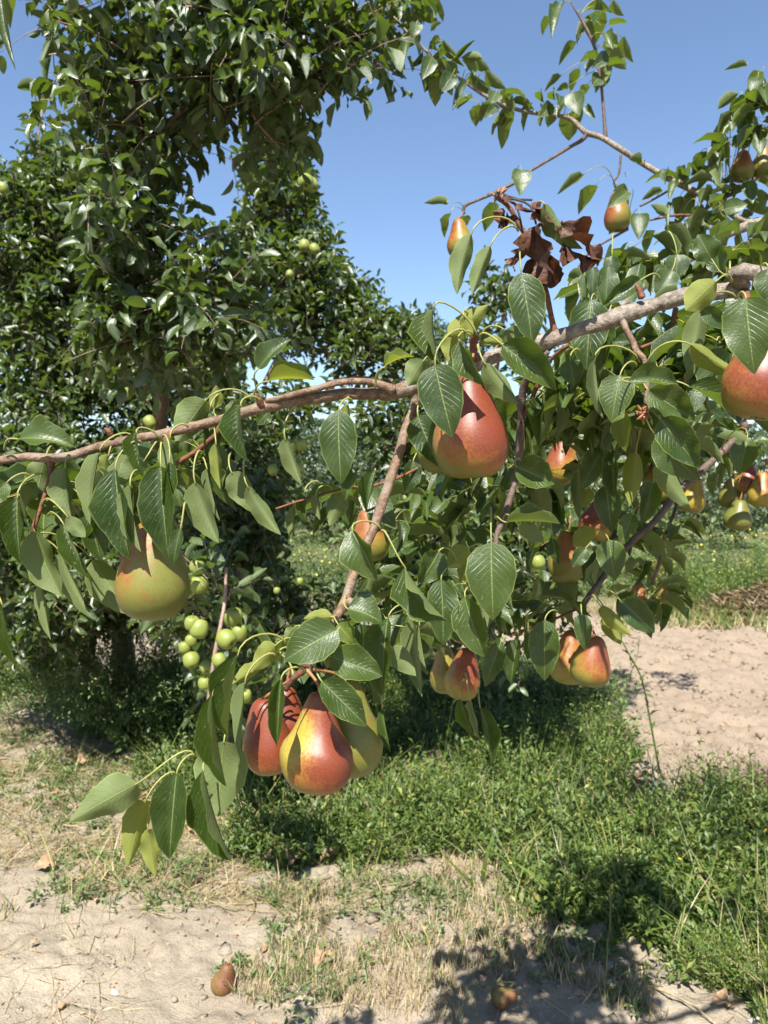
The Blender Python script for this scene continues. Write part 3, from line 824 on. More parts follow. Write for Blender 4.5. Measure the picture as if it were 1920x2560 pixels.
# ------------------------------------------------------------------ pear tree: leaves seen near
# bx by tx ty W roll fold depth [ox oy] then options
HERO = [
 # left end of the bough
 (48, 1098, 187, 1118, 95, -38, 28, .87, 10, 1125, dict(bend=60)),
 (247, 1132, 226, 1312, 72, 155, 48, .86, 333, 1093, {}),
 (272, 1135, 268, 1200, 40, 130, 30, .90, 300, 1100, dict(mat='y')),
 (288, 1172, 325, 1398, 112, 28, 34, .83, 355, 1108, dict(bend=25)),
 (340, 1080, 362, 1196, 74, 25, 55, .85, 400, 1098, {}),
 (362, 1150, 300, 1240, 80, 175, 10, .90, 400, 1105, {}),
 (425, 1090, 447, 1215, 52, 145, 30, .86, 470, 1068, {}),
 (424, 1155, 408, 1275, 50, -10, 40, .84, None, None, {}),
 (402, 1165, 422, 1402, 108, 22, 30, .84, 404, 1110, dict(curve=-.05)),
 (487, 1205, 547, 1357, 82, 160, 30, .86, 500, 1130, {}),
 (112, 1150, 92, 1245, 74, 170, 14, .93, 130, 1120, {}),
 (163, 1165, 178, 1292, 78, 150, 30, .88, 178, 1140, {}),
 (43, 1243, 53, 1412, 92, 20, 46, .85, 128, 1200, dict(od=.9)),
 (85, 1325, 155, 1492, 92, 152, 22, .86, 75, 1350, {}),
 (102, 1455, 127, 1600, 34, 165, 30, .88, None, None, {}),
 (160, 1312, 235, 1455, 72, 20, 50, .87, 120, 1290, {}),
 (168, 1290, 213, 1343, 42, 170, 20, .85, None, None, {}),
 (150, 1380, 232, 1547, 58, 160, 40, .89, None, None, {}),
 (232, 1400, 328, 1538, 92, 165, 22, .92, None, None, {}),
 (215, 1288, 252, 1402, 80, -20, 15, .91, None, None, {}),
 (325, 1210, 353, 1380, 60, 150, 44, .815, 345, 1180, {}),
 (5, 1510, 44, 1670, 44, 25, 50, .80, -30, 1480, {}),
 (18, 1205, -30, 1260, 70, 10, 30, .86, 75, 1192, {}),
 (440, 1212, 453, 1275, 46, 0, 20, .93, None, None, {}),
 (452, 1320, 433, 1412, 36, 20, 20, .79, None, None, {}),
 (515, 1000, 440, 1112, 96, 170, 24, .93, 630, 1003, dict(bend=50)),
 (535, 1020, 541, 962, 40, 170, 30, .95, None, None, dict(mat='y')),
 (575, 1035, 580, 1000, 48, 150, 20, .95, None, None, {}),
 (601, 1012, 620, 1152, 98, 36, 50, .87, 652, 1004, {}),
 (522, 1030, 521, 1162, 56, -15, 30, .94, 555, 990, {}),
 (540, 1108, 551, 1222, 36, 165, 30, .91, 535, 1075, dict(mat='y')),
 (517, 1170, 550, 1302, 30, 155, 40, .92, 505, 1150, {}),
 (578, 1180, 642, 1285, 64, 170, 12, .90, 575, 1140, {}),
 (618, 1215, 702, 1337, 52, 165, 26, .88, 612, 1150, dict(bend=60, curve=.05)),
 (672, 1028, 642, 1062, 40, 0, 10, .96, None, None, {}),
 (712, 1095, 754, 1213, 52, 160, 34, .90, 743, 1020, dict(curve=.12)),
 (847, 1025, 853, 1210, 94, 6, 12, .86, 880, 1003, dict(curve=.03)),
 (868, 1010, 868, 1070, 34, 160, 30, .90, 872, 1000, dict(mat='y')),
 (645, 922, 728, 848, 66, -38, 22, .88, 640, 980, dict(bend=50)),
 (672, 953, 786, 951, 74, -58, 62, .87, 632, 1000, dict(bend=30, mat='y')),
 (893, 1182, 863, 1252, 50, 25, 40, 1.02, 910, 1218, {}),
 (938, 1175, 916, 1278, 66, 20, 48, 1.00, 930, 1220, {}),
 (858, 1232, 823, 1315, 56, 172, 14, 1.03, 870, 1220, {}),
 (762, 1228, 767, 1312, 44, 25, 46, 1.03, 800, 1210, {}),
 (800, 1255, 782, 1335, 42, -20, 40, 1.05, None, None, {}),
 (790, 1235, 800, 1300, 30, 160, 30, 1.0, 830, 1222, {}),
 (880, 1250, 870, 1325, 44, 10, 30, 1.07, None, None, {}),
 (735, 1265, 730, 1350, 30, 160, 30, 1.03, None, None, {}),
 # cluster over the large red pear
 (1083, 774, 1101, 912, 112, 46, 56, .83, 1193, 838, dict(bend=30)),
 (1087, 912, 1131, 1093, 112, 4, 12, .80, 1165, 832, dict(bend=25)),
 (1147, 852, 1211, 964, 78, 24, 40, .82, 1182, 838, {}),
 (1133, 905, 1120, 990, 50, -25, 20, .87, None, None, {}),
 (962, 917, 1036, 892, 48, -60, 40, .86, 938, 970, dict(mat='y', bend=55)),
 (1122, 838, 1222, 761, 66, 172, 24, .87, 1180, 842, dict(mat='y', bend=40)),
 (1160, 790, 1180, 838, 36, 170, 20, .86, None, None, dict(mat='y')),
 (1256, 862, 1391, 974, 116, -12, 38, .82, 1198, 842, dict(bend=25)),
 (1303, 682, 1330, 862, 92, -6, 12, .86, 1300, 590, dict(curve=-.03)),
 (1212, 908, 1296, 1011, 66, 160, 26, .84, 1192, 868, dict(bend=30)),
 (1262, 825, 1345, 905, 78, 172, 10, .955, 1205, 835, {}),
 (1258, 860, 1202, 858, 34, 150, 30, .90, None, None, dict(mat='y')),
 (1130, 828, 1125, 905, 50, 170, 20, .89, 1165, 832, dict(mat='y')),
 (1060, 900, 1020, 965, 66, 170, 20, .90, None, None, {}),
 (1045, 1040, 1095, 1165, 84, 5, 20, .92, 1060, 1000, {}),
 (1033, 1152, 1012, 1232, 58, -15, 30, 1.08, 1050, 1135, {}),
 (1365, 1000, 1350, 1035, 56, 0, 20, 1.08, None, None, {}),
 (1290, 1166, 1387, 1210, 104, -10, 34, .98, 1300, 1150, dict(bend=15)),
 (1265, 1306, 1401, 1310, 58, -62, 44, .99, 1240, 1296, dict(bend=25)),
 (1300, 1310, 1361, 1356, 44, -178, 10, 1.02, None, None, {}),
 (1228, 1356, 1233, 1550, 126, 4, 12, .88, 1228, 1318, dict(od=1.0)),
 (1162, 1492, 1212, 1642, 92, 18, 26, .92, 1180, 1470, {}),
 (1102, 1448, 1107, 1612, 84, -6, 16, .93, 1150, 1420, dict(curve=-.03)),
 (1012, 1418, 1118, 1552, 132, 42, 50, .86, 952, 1330, dict(bend=25)),
 (1097, 1378, 1045, 1460, 84, -20, 26, .95, 1140, 1400, {}),
 (880, 1326, 942, 1448, 112, 30, 36, .82, 952, 1322, dict(bend=50, curve=-.18)),
 (868, 1522, 955, 1558, 96, -34, 24, .83, 866, 1495, dict(bend=55)),
 (970, 1545, 957, 1750, 98, 24, 34, .88, 1030, 1520, {}),
 (1032, 1548, 1056, 1742, 60, 160, 34, .92, 1060, 1520, {}),
 (1048, 1560, 1070, 1690, 46, 150, 40, .94, 1060, 1530, {}),
 (978, 1618, 1040, 1690, 56, 172, 12, .90, None, None, {}),
 (845, 1574, 711, 1651, 112, 14, 14, .80, 800, 1620, dict(bend=35)),
 (823, 1640, 956, 1690, 98, -10, 24, .81, 795, 1632, dict(bend=25)),
 (803, 1702, 917, 1816, 92, -6, 26, .79, 785, 1665, dict(bend=20)),
 (702, 1697, 692, 1866, 78, 8, 52, .78, 762, 1680, dict(bend=20)),
 (594, 1636, 570, 1842, 106, 32, 56, .82, 718, 1612, dict(bend=25, od=.86)),
 (530, 1736, 566, 1966, 96, 26, 58, .80, 590, 1700, dict(bend=25)),
 (612, 1705, 603, 1908, 40, 160, 36, .85, 690, 1640, {}),
 (560, 1852, 546, 2042, 132, 175, 6, .86, 570, 1830, {}),
 (508, 1925, 580, 2152, 96, 34, 52, .82, 520, 1905, dict(bend=30)),
 (442, 1930, 424, 2148, 108, 14, 30, .80, 487, 1890, dict(bend=20)),
 (365, 2000, 320, 2168, 76, 165, 22, .84, 440, 1935, dict(mat='g')),
 (370, 2072, 388, 2192, 46, 172, 14, .85, None, None, dict(mat='g')),
 (341, 1960, 172, 2056, 102, 172, 20, .81, 487, 1888, dict(bend=25)),
 (690, 1612, 628, 1682, 60, 172, 20, .87, 740, 1608, dict(mat='y')),
 (650, 1665, 580, 1712, 46, 165, 30, .88, 725, 1625, dict(mat='y')),
 (735, 1570, 712, 1602, 30, 170, 20, .88, None, None, {}),
 (690, 1618, 648, 1556, 46, -20, 40, .90, None, None, {}),
 (832, 1542, 758, 1548, 40, 165, 20, .86, None, None, dict(mat='y')),
 (845, 1560, 882, 1606, 54, -5, 20, .85, None, None, dict(mat='y')),
 (955, 1770, 978, 1882, 34, 20, 40, .90, None, None, {}),
 (900, 1560, 925, 1660, 60, 10, 30, .92, None, None, {}),
 (800, 1680, 850, 1720, 60, -10, 30, .90, None, None, {}),
 # lower middle
 (1150, 1745, 1186, 1840, 46, 20, 40, 1.15, 1160, 1700, {}),
 (1200, 1768, 1230, 1912, 52, -25, 36, 1.15, 1195, 1720, {}),
 (1175, 1750, 1200, 1850, 30, 160, 30, 1.17, None, None, {}),
 (1362, 1550, 1362, 1702, 78, 4, 14, 1.15, 1395, 1532, {}),
 (1252, 1606, 1212, 1718, 52, 4, 16, 1.14, 1260, 1580, {}),
 (1296, 1596, 1278, 1708, 54, 20, 30, 1.18, 1290, 1575, {}),
 (1320, 1570, 1318, 1650, 46, -20, 30, 1.22, None, None, {}),
 (1454, 1534, 1463, 1626, 44, 0, 10, 1.10, 1452, 1515, {}),
 (1550, 1500, 1636, 1582, 72, -8, 18, 1.2, 1520, 1480, {}),
 (1502, 1515, 1580, 1590, 40, 165, 26, 1.18, 1480, 1490, dict(mat='g')),
 (1520, 1535, 1552, 1612, 56, 172, 14, 1.25, None, None, dict(mat='g')),
 (1180, 1400, 1150, 1460, 40, 150, 30, .98, 1200, 1380, dict(mat='g')),
 (1172, 1370, 1120, 1420, 60, 170, 20, .97, 1215, 1385, dict(mat='g')),
 (1445, 1176, 1453, 1308, 32, 165, 34, 1.2, 1450, 1160, {}),
 (1506, 1122, 1452, 1228, 64, 6, 16, 1.15, 1512, 1100, {}),
 (1536, 1125, 1540, 1258, 54, 20, 36, 1.12, 1610, 1060, dict(od=1.0)),
 (1590, 1130, 1575, 1264, 56, 168, 24, 1.10, 1630, 1060, dict(curve=.14, mat='g', od=1.0)),
 (1515, 1214, 1530, 1332, 68, 2, 16, 1.18, 1520, 1190, {}),
 (1640, 1160, 1727, 1276, 48, 172, 12, 1.08, 1630, 1140, dict(curve=-.06)),
 (1632, 1206, 1604, 1312, 56, -10, 26, 1.16, 1640, 1180, {}),
 (1582, 1284, 1552, 1366, 48, 6, 20, 1.15, 1600, 1270, {}),
 (1522, 1350, 1538, 1452, 72, 2, 12, 1.15, 1490, 1328, {}),
 (1488, 1326, 1432, 1366, 54, 160, 20, 1.2, 1500, 1340, dict(mat='y')),
 (1465, 1370, 1430, 1418, 42, -4, 20, 1.16, 1490, 1360, {}),
 (1382, 1345, 1396, 1412, 36, 10, 30, 1.2, None, None, {}),
 (1600, 1240, 1645, 1200, 40, 0, 20, 1.25, None, None, {}),
 (1480, 1225, 1450, 1270, 40, 160, 10, 1.22, None, None, dict(mat='y')),
 # right spur cluster
 (1550, 938, 1528, 1056, 88, 4, 14, .86, 1592, 915, {}),
 (1487, 898, 1508, 1045, 44, 160, 50, .86, 1600, 905, dict(bend=50)),
 (1572, 955, 1696, 962, 84, -36, 40, .82, None, None, dict(bend=30)),
 (1620, 975, 1738, 1052, 98, -4, 24, .85, 1612, 960, dict(bend=25)),
 (1650, 1046, 1749, 1171, 100, -4, 28, .84, 1640, 1020, dict(bend=15)),
 (1722, 966, 1839, 1050, 86, -50, 44, .86, 1650, 970, dict(bend=35)),
 (1727, 861, 1862, 945, 56, 165, 30, .84, 1618, 905, dict(bend=60, mat='y')),
 (1865, 744, 1886, 936, 122, 4, 10, .72, 1845, 745, {}),
 (1792, 702, 1714, 776, 76, 170, 20, .83, 1830, 705, dict(mat='g')),
 (1602, 700, 1505, 765, 52, 5, 26, .95, 1650, 700, {}),
 (1752, 774, 1718, 932, 60, 170, 22, .88, 1840, 748, dict(curve=.12)),
 (1755, 772, 1820, 822, 48, -6, 22, .85, 1840, 745, {}),
 (1478, 750, 1466, 925, 100, 4, 12, 1.0, 1490, 745, dict(label=None)),
 (1522, 790, 1500, 938, 64, 14, 24, 1.0, 1530, 770, {}),
 (1586, 856, 1532, 856, 46, 30, 20, 1.0, None, None, {}),
 (1425, 900, 1436, 966, 66, 0, 26, .96, 1450, 880, {}),
 (1922, 672, 1930, 762, 80, 0, 20, .84, None, None, {}),
 (1868, 1102, 1848, 1188, 70, 5, 20, 1.3, None, None, {}),
 (1700, 1010, 1730, 1090, 50, 160, 20, .95, None, None, {}),
 (1640, 1090, 1750, 1200, 86, 20, 20, .95, None, None, {}),
 (1560, 1030, 1565, 1130, 60, 20, 30, 1.0, None, None, dict(mat='y')),
 (1790, 870, 1800, 1010, 100, 20, 20, .93, 1800, 850, {}),
 (1830, 880, 1830, 1030, 80, -30, 30, .90, None, None, {}),
 # against the sky, middle
 (1178, 583, 1143, 736, 60, 165, 26, .86, 1293, 572, dict(bend=20, curve=-.18)),
 (1226, 614, 1180, 741, 46, 165, 26, .86, 1296, 578, dict(bend=20, curve=-.08)),
 (1360, 508, 1457, 622, 66, 150, 30, .86, 1338, 526, dict(bend=40)),
 (1483, 668, 1482, 746, 38, 0, 12, 1.2, None, None, {}),
 (1462, 690, 1470, 750, 30, 30, 30, 1.2, None, None, {}),
 (1520, 662, 1512, 772, 54, -10, 14, 1.2, 1535, 650, {}),
 (1530, 640, 1530, 700, 40, 10, 14, 1.2, None, None, {}),
 (1680, 676, 1640, 742, 60, 5, 16, 1.2, 1690, 650, {}),
 (1692, 636, 1690, 702, 60, -10, 16, 1.25, None, None, {}),
 (1780, 650, 1745, 585, 66, 5, 10, 1.05, 1826, 702, dict(od=.9)),
 (1802, 680, 1786, 584, 60, -25, 16, 1.1, 1826, 702, {}),
]
HERO_FAR = [
 # right, on the upper limbs (depth about 2.1)
 (1303, 424, 1300, 490, 50, -6, 14, 2.1), (1118, 506, 1060, 508, 28, 160, 30, 2.15), (1125, 533, 1112, 596, 30, 150, 30, 2.15),
 (1158, 540, 1160, 572, 40, 170, 10, 2.25), (1240, 507, 1212, 580, 42, 160, 20, 2.15), (1458, 436, 1393, 487, 30, 160, 30, 2.1),
 (1490, 463, 1446, 537, 42, 150, 20, 2.1), (1600, 534, 1597, 600, 50, 0, 20, 2.0), (1665, 534, 1626, 512, 28, 165, 20, 2.05),
 (1745, 513, 1750, 573, 38, 165, 14, 2.0), (1808, 524, 1870, 511, 44, -20, 20, 1.95), (1816, 534, 1768, 558, 32, 160, 20, 2.0),
 (1765, 378, 1734, 446, 38, 160, 20, 2.05), (1800, 338, 1795, 417, 30, 10, 20, 2.05), (1797, 398, 1767, 449, 32, 165, 10, 2.05),
 (1852, 243, 1827, 300, 30, 160, 20, 2.0), (1875, 253, 1868, 314, 40, 165, 10, 2.0), (1868, 164, 1811, 176, 24, 150, 30, 2.0),
 (1713, 446, 1696, 422, 22, 0, 10, 2.1), (1706, 446, 1722, 424, 22, 0, 10, 2.1), (1866, 328, 1868, 367, 44, 0, 20, 2.0),
 (1570, 478, 1519, 520, 40, 10, 20, 1.98), (1545, 464, 1572, 512, 40, 165, 10, 2.15), (1545, 560, 1522, 586, 26, 160, 10, 2.1),
 (1655, 474, 1604, 501, 26, 160, 30, 2.1), (1736, 478, 1707, 534, 32, 165, 20, 2.12), (1680, 507, 1670, 577, 20, 20, 40, 2.1),
 (1605, 400, 1572, 397, 32, 160, 20, 2.15), (1690, 455, 1672, 500, 26, 20, 30, 2.1), (1700, 490, 1690, 540, 30, 160, 20, 2.12),
 (1760, 575, 1735, 640, 30, 150, 40, 2.05), (1850, 585, 1855, 640, 24, 160, 30, 1.95), (1900, 560, 1912, 600, 24, 160, 20, 1.95),
 (1880, 610, 1848, 648, 40, 170, 10, 1.9), (1800, 555, 1815, 610, 60, 170, 10, 1.9), (1750, 170, 1700, 165, 2, 0, 0, 2.0),
 (1905, 180, 1870, 220, 36, 150, 20, 1.95), (1895, 190, 1880, 240, 34, 10, 10, 1.95), (1910, 210, 1905, 260, 40, 0, 30, 1.95),
 (1920, 240, 1908, 290, 30, 160, 10, 1.95), (1880, 280, 1860, 340, 30, 20, 20, 2.0), (1912, 320, 1900, 385, 30, 10, 30, 2.0),
 (1895, 345, 1900, 390, 36, -10, 20, 1.95), (1830, 300, 1832, 330, 20, 0, 20, 2.0), (1850, 335, 1838, 370, 26, 160, 10, 2.0),
 (1815, 340, 1822, 420, 18, 170, 20, 2.0), (1590, 640, 1605, 690, 44, 0, 20, 1.9), (1570, 620, 1600, 680, 28, 160, 30, 1.9),
 (1620, 660, 1650, 650, 28, 20, 20, 1.9),
 # along the upper limb
 (1080, 142, 1055, 200, 42, 0, 16, 2.25), (1095, 189, 1088, 267, 44, 165, 10, 2.3), (1132, 184, 1097, 240, 42, 4, 14, 2.22),
 (1120, 195, 1131, 240, 26, 160, 20, 2.3), (1165, 211, 1131, 272, 28, 20, 40, 2.25), (1106, 104, 1162, 167, 32, 165, 30, 2.28),
 (1140, 184, 1115, 153, 30, 0, 10, 2.25), (994, 106, 960, 157, 38, 165, 10, 2.25), (1018, 104, 1006, 170, 34, 10, 40, 2.25),
 (1042, 58, 1034, 92, 34, 0, 14, 2.2), (1060, -20, 1062, 46, 44, 170, 10, 2.3), (1196, 261, 1190, 317, 38, 165, 10, 2.3),
 (1243, 264, 1212, 295, 28, 10, 10, 2.3), (1274, 261, 1254, 374, 42, 168, 14, 2.28), (1241, 229, 1226, 260, 38, 0, 10, 2.22),
 (1190, 149, 1232, 183, 30, 165, 20, 2.3), (1214, 180, 1267, 222, 34, 160, 20, 2.28), (1262, 228, 1294, 225, 20, 160, 20, 2.3),
 (1266, 234, 1286, 274, 26, 165, 10, 2.3), (1176, 184, 1240, 236, 40, 160, 30, 2.3), (1330, 257, 1309, 330, 28, 150, 40, 2.25),
 (1382, 261, 1349, 294, 36, 0, 14, 2.22), (1386, 275, 1369, 319, 34, 165, 10, 2.28), (1426, 281, 1423, 352, 54, 170, 8, 2.26),
 (1432, 231, 1450, 289, 52, 0, 16, 2.18), (1466, 264, 1489, 297, 24, 10, 30, 2.22), (1446, 171, 1427, 230, 28, 160, 20, 2.25),
 (1402, 189, 1361, 230, 26, 160, 40, 2.25), (1421, 214, 1391, 227, 20, 160, 20, 2.25), (1438, 104, 1397, 164, 28, 160, 30, 2.25),
 (1404, 12, 1379, 98, 50, 20, 44, 2.2), (1370, 40, 1356, 90, 22, 160, 20, 2.25), (1490, 27, 1487, 114, 58, 172, 8, 2.24),
 (1464, 26, 1529, 33, 34, -130, 30, 2.24), (1515, 127, 1515, 213, 42, 170, 10, 2.24), (1522, 140, 1479, 172, 40, 10, 20, 2.2),
 (1518, 118, 1561, 116, 38, 160, 30, 2.24), (1555, 94, 1584, 157, 30, 160, 20, 2.24), (1520, 95, 1546, 130, 40, 170, 10, 2.26),
 (1530, 5, 1560, 40, 26, 160, 20, 2.24), (1500, 190, 1480, 215, 36, 0, 10, 2.2), (1470, 210, 1450, 245, 24, 160, 10, 2.25),
 (1100, 95, 1075, 110, 22, 170, 10, 2.28), (1010, 30, 1050, 50, 34, 170, 10, 2.3), (1000, 20, 970, 70, 40, 165, 10, 2.3), (1040, 80, 1020, 120, 40, 170, 10, 2.32),
 # top left corner
 (8, -60, 40, 178, 36, 20, 40, 1.1), (30, -40, 26, 72, 44, 165, 30, 1.15), (-10, -40, 8, 60, 60, 160, 20, 1.15),
]
MATS = {'y': M_PALELEAF, 'g': M_PALELEAF, None: M_PEARLEAF}
for h in HERO:
    o = dict(h[10]); mt = MATS[o.pop('mat', None)]; o.pop('label', None)
    hero_leaf(pear_tree, PT, *h[:8], ox=h[8], oy=h[9], mat=mt, **o)
for h in HERO_FAR:
    if h[4] < 5: continue
    Lp = math.hypot(h[2] - h[0], h[3] - h[1]) / F * h[7]
    und = abs(h[5]) > 90
    hero_leaf(pear_tree, PT, *h, mat=M_PEARLEAF, nu=7, halves=1, bend=30, pr=0.0010, dd=(.85 if und else -.35) * Lp)

# spurs that hold hanging leaves (deeper parts of the crown)
def spur_leaves(blobs, per, L, W):
    b, _ = blob_points(blobs)
    n = len(b)
    az = RNG.uniform(0, 6.28, (n, per))
    out = np.stack([np.cos(az), np.sin(az), np.zeros_like(az)], -1)
    pet = out * RNG.uniform(.012, .035, (n, per, 1)) + UPV * RNG.uniform(-.015, .02, (n, per, 1))
    base = b[:, None] + pet
    Y = nrm(out * RNG.uniform(.3, 1.1, (n, per, 1)) - UPV * RNG.uniform(.05, 1.1, (n, per, 1)) + RNG.normal(0, .25, (n, per, 3)))
    N = out * 0.9 + UPV * 0.55 + RNG.normal(0, .35, (n, per, 3))
    l = L * RNG.uniform(.7, 1.15, (n, per)); w = l * W / L * RNG.uniform(.8, 1.15, (n, per))
    arr = dict(base=base.reshape(-1, 3), Y=Y.reshape(-1, 3), N=N.reshape(-1, 3), L=l.ravel(), W=w.ravel())
    bb = np.repeat(b, per, 0); d = base.reshape(-1, 3) - bb
    ln = np.linalg.norm(d, axis=1)
    mid = d / ln[:, None]
    st = stems_mesh(bb, mid + UPV * 0.3, -UPV * 0.3 + mid * 0, ln, np.full(len(bb), .0009), 3, 3)
    return arr, st, b

fill, fst, fb = spur_leaves([
    (1600, 1010, 230, 90, 1.15, .16, 26), (1760, 880, 160, 90, 1.1, .12, 22), (1480, 1090, 130, 90, 1.25, .15, 16), (1700, 830, 200, 60, 1.15, .12, 14),
    (1250, 1230, 150, 110, 1.35, .16, 22), (1050, 1290, 110, 90, 1.35, .15, 12), (1100, 1480, 150, 90, 1.25, .16, 20), (1330, 1480, 140, 80, 1.45, .15, 14),
    (1480, 1330, 160, 100, 1.55, .2, 24), (1650, 1120, 170, 80, 1.5, .2, 20), (1830, 1080, 110, 60, 1.6, .2, 12), (1820, 1200, 60, 50, 1.65, .12, 6), (1640, 1460, 60, 100, 1.6, .12, 14), (1690, 1330, 40, 40, 1.5, .1, 3),
    (1330, 1050, 70, 90, 1.15, .1, 12), (1180, 1130, 60, 60, 1.2, .1, 6), (1520, 690, 80, 50, 1.5, .15, 9), (1640, 640, 80, 60, 1.45, .15, 9), (1820, 660, 110, 50, 1.4, .15, 12), (1900, 620, 40, 40, 1.7, .15, 5),
    (1790, 540, 130, 30, 2.1, .15, 8), (1690, 560, 60, 30, 2.1, .1, 3), (1890, 260, 40, 90, 2.0, .08, 14), (1860, 330, 50, 60, 2.0, .08, 8), (1000, 30, 80, 60, 2.35, .1, 12), (1090, 160, 70, 30, 2.3, .05, 5), (1240, 250, 70, 24, 2.28, .05, 4), (1390, 270, 60, 24, 2.25, .05, 3), (1500, 130, 20, 90, 2.22, .04, 4), (1640, 440, 90, 30, 2.15, .06, 5), (1820, 480, 90, 40, 2.08, .08, 8),
    (120, 1230, 110, 60, 1.0, .08, 9), (300, 1230, 130, 60, .98, .08, 11), (470, 1170, 90, 60, 1.0, .08, 6), (900, 1250, 60, 40, 1.1, .08, 4),
    (1000, 1560, 90, 60, 1.05, .1, 8), (830, 1590, 60, 30, .95, .05, 3), (1600, 850, 160, 60, 1.2, .1, 12), (1460, 960, 60, 80, 1.1, .08, 8), (1870, 830, 60, 80, 1.1, .1, 6),
], 3, .072, .040)
PXY = [(925, 1335, 60), (1160, 1682, 60), (1112, 1672, 50), (1428, 1640, 66), (1480, 1650, 66), (1404, 1148, 50), (1497, 1292, 56), (1416, 1388, 60), (1735, 1236, 44), (1830, 1232, 44), (1846, 1286, 50), (1868, 1196, 44), (1904, 1222, 50), (1648, 1196, 46), (1594, 1494, 36), (1660, 1486, 40), (1543, 527, 50), (1856, 414, 50), (1900, 405, 40)]
px, py, d = proj(fill['base'] + fill['Y'] * fill['L'][:, None] * .6)
hole = in_poly(px, py, [(880, 330), (1250, 420), (1500, 640), (1480, 690), (1380, 700), (1200, 740), (1050, 740), (880, 740)]) | in_poly(px, py, [(1500, 380), (1620, 430), (1700, 520), (1660, 580), (1500, 640)]) | in_poly(px, py, [(1570, 0), (1800, 0), (1800, 340), (1660, 400), (1570, 300)]) | in_poly(px, py, [(1760, 1290), (1930, 1290), (1930, 2000), (1420, 2000), (1420, 1600), (1700, 1560), (1730, 1400)])
# keep leaves from poking in front of the pears near the lens
hole |= (d < 0.9)
for a0, b0, r0 in PXY: hole |= (np.hypot(px - a0, py - b0) < r0) & (d < 2.3)
fill = sub(fill, np.nonzero(~hole)[0])
n_free = 300 - hero_count[0]
a_, b_ = pick(fill, max(n_free, 0))
leaf_parts(fill, a_, V_PEAR, M_PEARLEAF, pear_tree, PT)
add_stuff("more_leaves", sub(fill, b_), V_PEARLOW, M_PEARLEAF, pear_tree, PT)
V, Fs, t_ = fst
o = link("petioles", mesh_np("petioles", V - PT, Fs, attrs={'tint': t_}), M_PETIOLE, pear_tree, loc=(0, 0, 0)); o['kind'] = 'stuff'

# crown of the same tree above and beside the photographer: it shades the weeds
cn = 90
cb = np.stack([RNG.uniform(.8, 2.1, cn), RNG.uniform(.1, 1.2, cn), RNG.uniform(0, .5, cn)], -1)
cb[:, 2] += 2.55 + 0.66 * np.maximum(cb[:, 1] - .75, 0) + 0.25
cd = nrm(RNG.normal(0, 1, (cn, 3)) + UPV * .4)
crown = sprig_leaves(cb, cd, -UPV[None] * .2 + cd * 0, np.full(cn, .25), 7, .075, .042)
px, py, d = proj(crown['base'])
crown = sub(crown, np.nonzero(~((py > -120) & (px > -100) & (px < 2020) & (d > 0)))[0])
add_stuff("crown", crown, V_PEARLOW, M_PEARLEAF, pear_tree, PT)

# ------------------------------------------------------------------ dead brown leaves hanging on the twig
def crumple(parent, org, bx, by, tx, ty, W, roll, fold, d, bend, twist, curve=0, seed=0):
    base = P(bx, by, d); tip = P(tx, ty, d)
    V, Fq, uv, Y = leaf_world(base, tip, W * .8 * d / F, roll, fold, bend * 1.5, nu=16, halves=4, twist=twist * 1.4, curve=curve, wave=.7, cup=.9, seed=seed, ab=(.45, .6), serr=.12)
    g = np.random.default_rng(seed)
    nz = vnoise(V[:, 0] * 260 + seed * 3, V[:, 2] * 260 + V[:, 1] * 90)
    V = V + CF * (nz * .009)[:, None] + CR * (vnoise(V[:, 2] * 200, V[:, 0] * 200 + 5) * .006)[:, None]
    o = link("dead_leaf", mesh_np("dead_leaf", V, [Fq], uv), M_DEAD, parent, loc=base - org)
    o['label'] = "curled brown dead leaf"
    return o
DEADS = [(1262, 485, 1340, 535, 40, 20, 60, .89, 60, 30, 0), (1345, 500, 1400, 590, 70, 30, 50, .88, 40, 50, 0), (1340, 560, 1395, 715, 105, 20, 30, .885, 50, -20, 0),
         (1395, 560, 1495, 668, 85, -20, 30, .87, 70, 60, 0), (1400, 610, 1500, 650, 66, 30, 40, .865, 30, -60, 0), (1330, 640, 1395, 715, 110, 10, 20, .90, 30, 20, 0),
         (1312, 620, 1285, 680, 50, 150, 30, .895, 50, 30, 0), (1252, 525, 1262, 575, 50, 20, 40, .90, 40, 10, 0), (1290, 545, 1245, 572, 36, 20, 30, .90, 40, 10, 0)]
for n_, q in enumerate(DEADS):
    crumple(pear_tree, PT, *q, seed=n_ + 3)
for q in [((1240, 482), (1300, 500), (1350, 530)), ((1245, 486), (1290, 515), (1310, 600)), ((1240, 490), (1320, 510), (1340, 560)), ((1238, 484), (1270, 496), (1330, 500))]:
    pts = catmull([P(a, b, .895) for a, b in q], 8)
    tube("dry_petiole", pts, [.0013] * 8, M_DEADDARK, pear_tree, PT, 5)
# dried blossom remains on the spurs
for (cx, cy, dd) in ((1612, 1030, .87), (1250, 486, .90)):
    parts = []
    for q in range(16):
        a = P(cx, cy, dd); v = nrm(RNG.normal(0, 1, 3)); e = a + v * RNG.uniform(.006, .014)
        parts.append(tube_arrays(catmull([a, (a + e) / 2 + RNG.normal(0, .002, 3), e], 4), [.0016, .0024, .002, .0006], 5))
    V, Fs = join_arrays(parts); c_ = P(cx, cy, dd)
    o = link("dried_bud_scales", mesh_np("dried_bud_scales", V - c_, Fs), M_STEM, pear_tree, loc=c_ - PT)

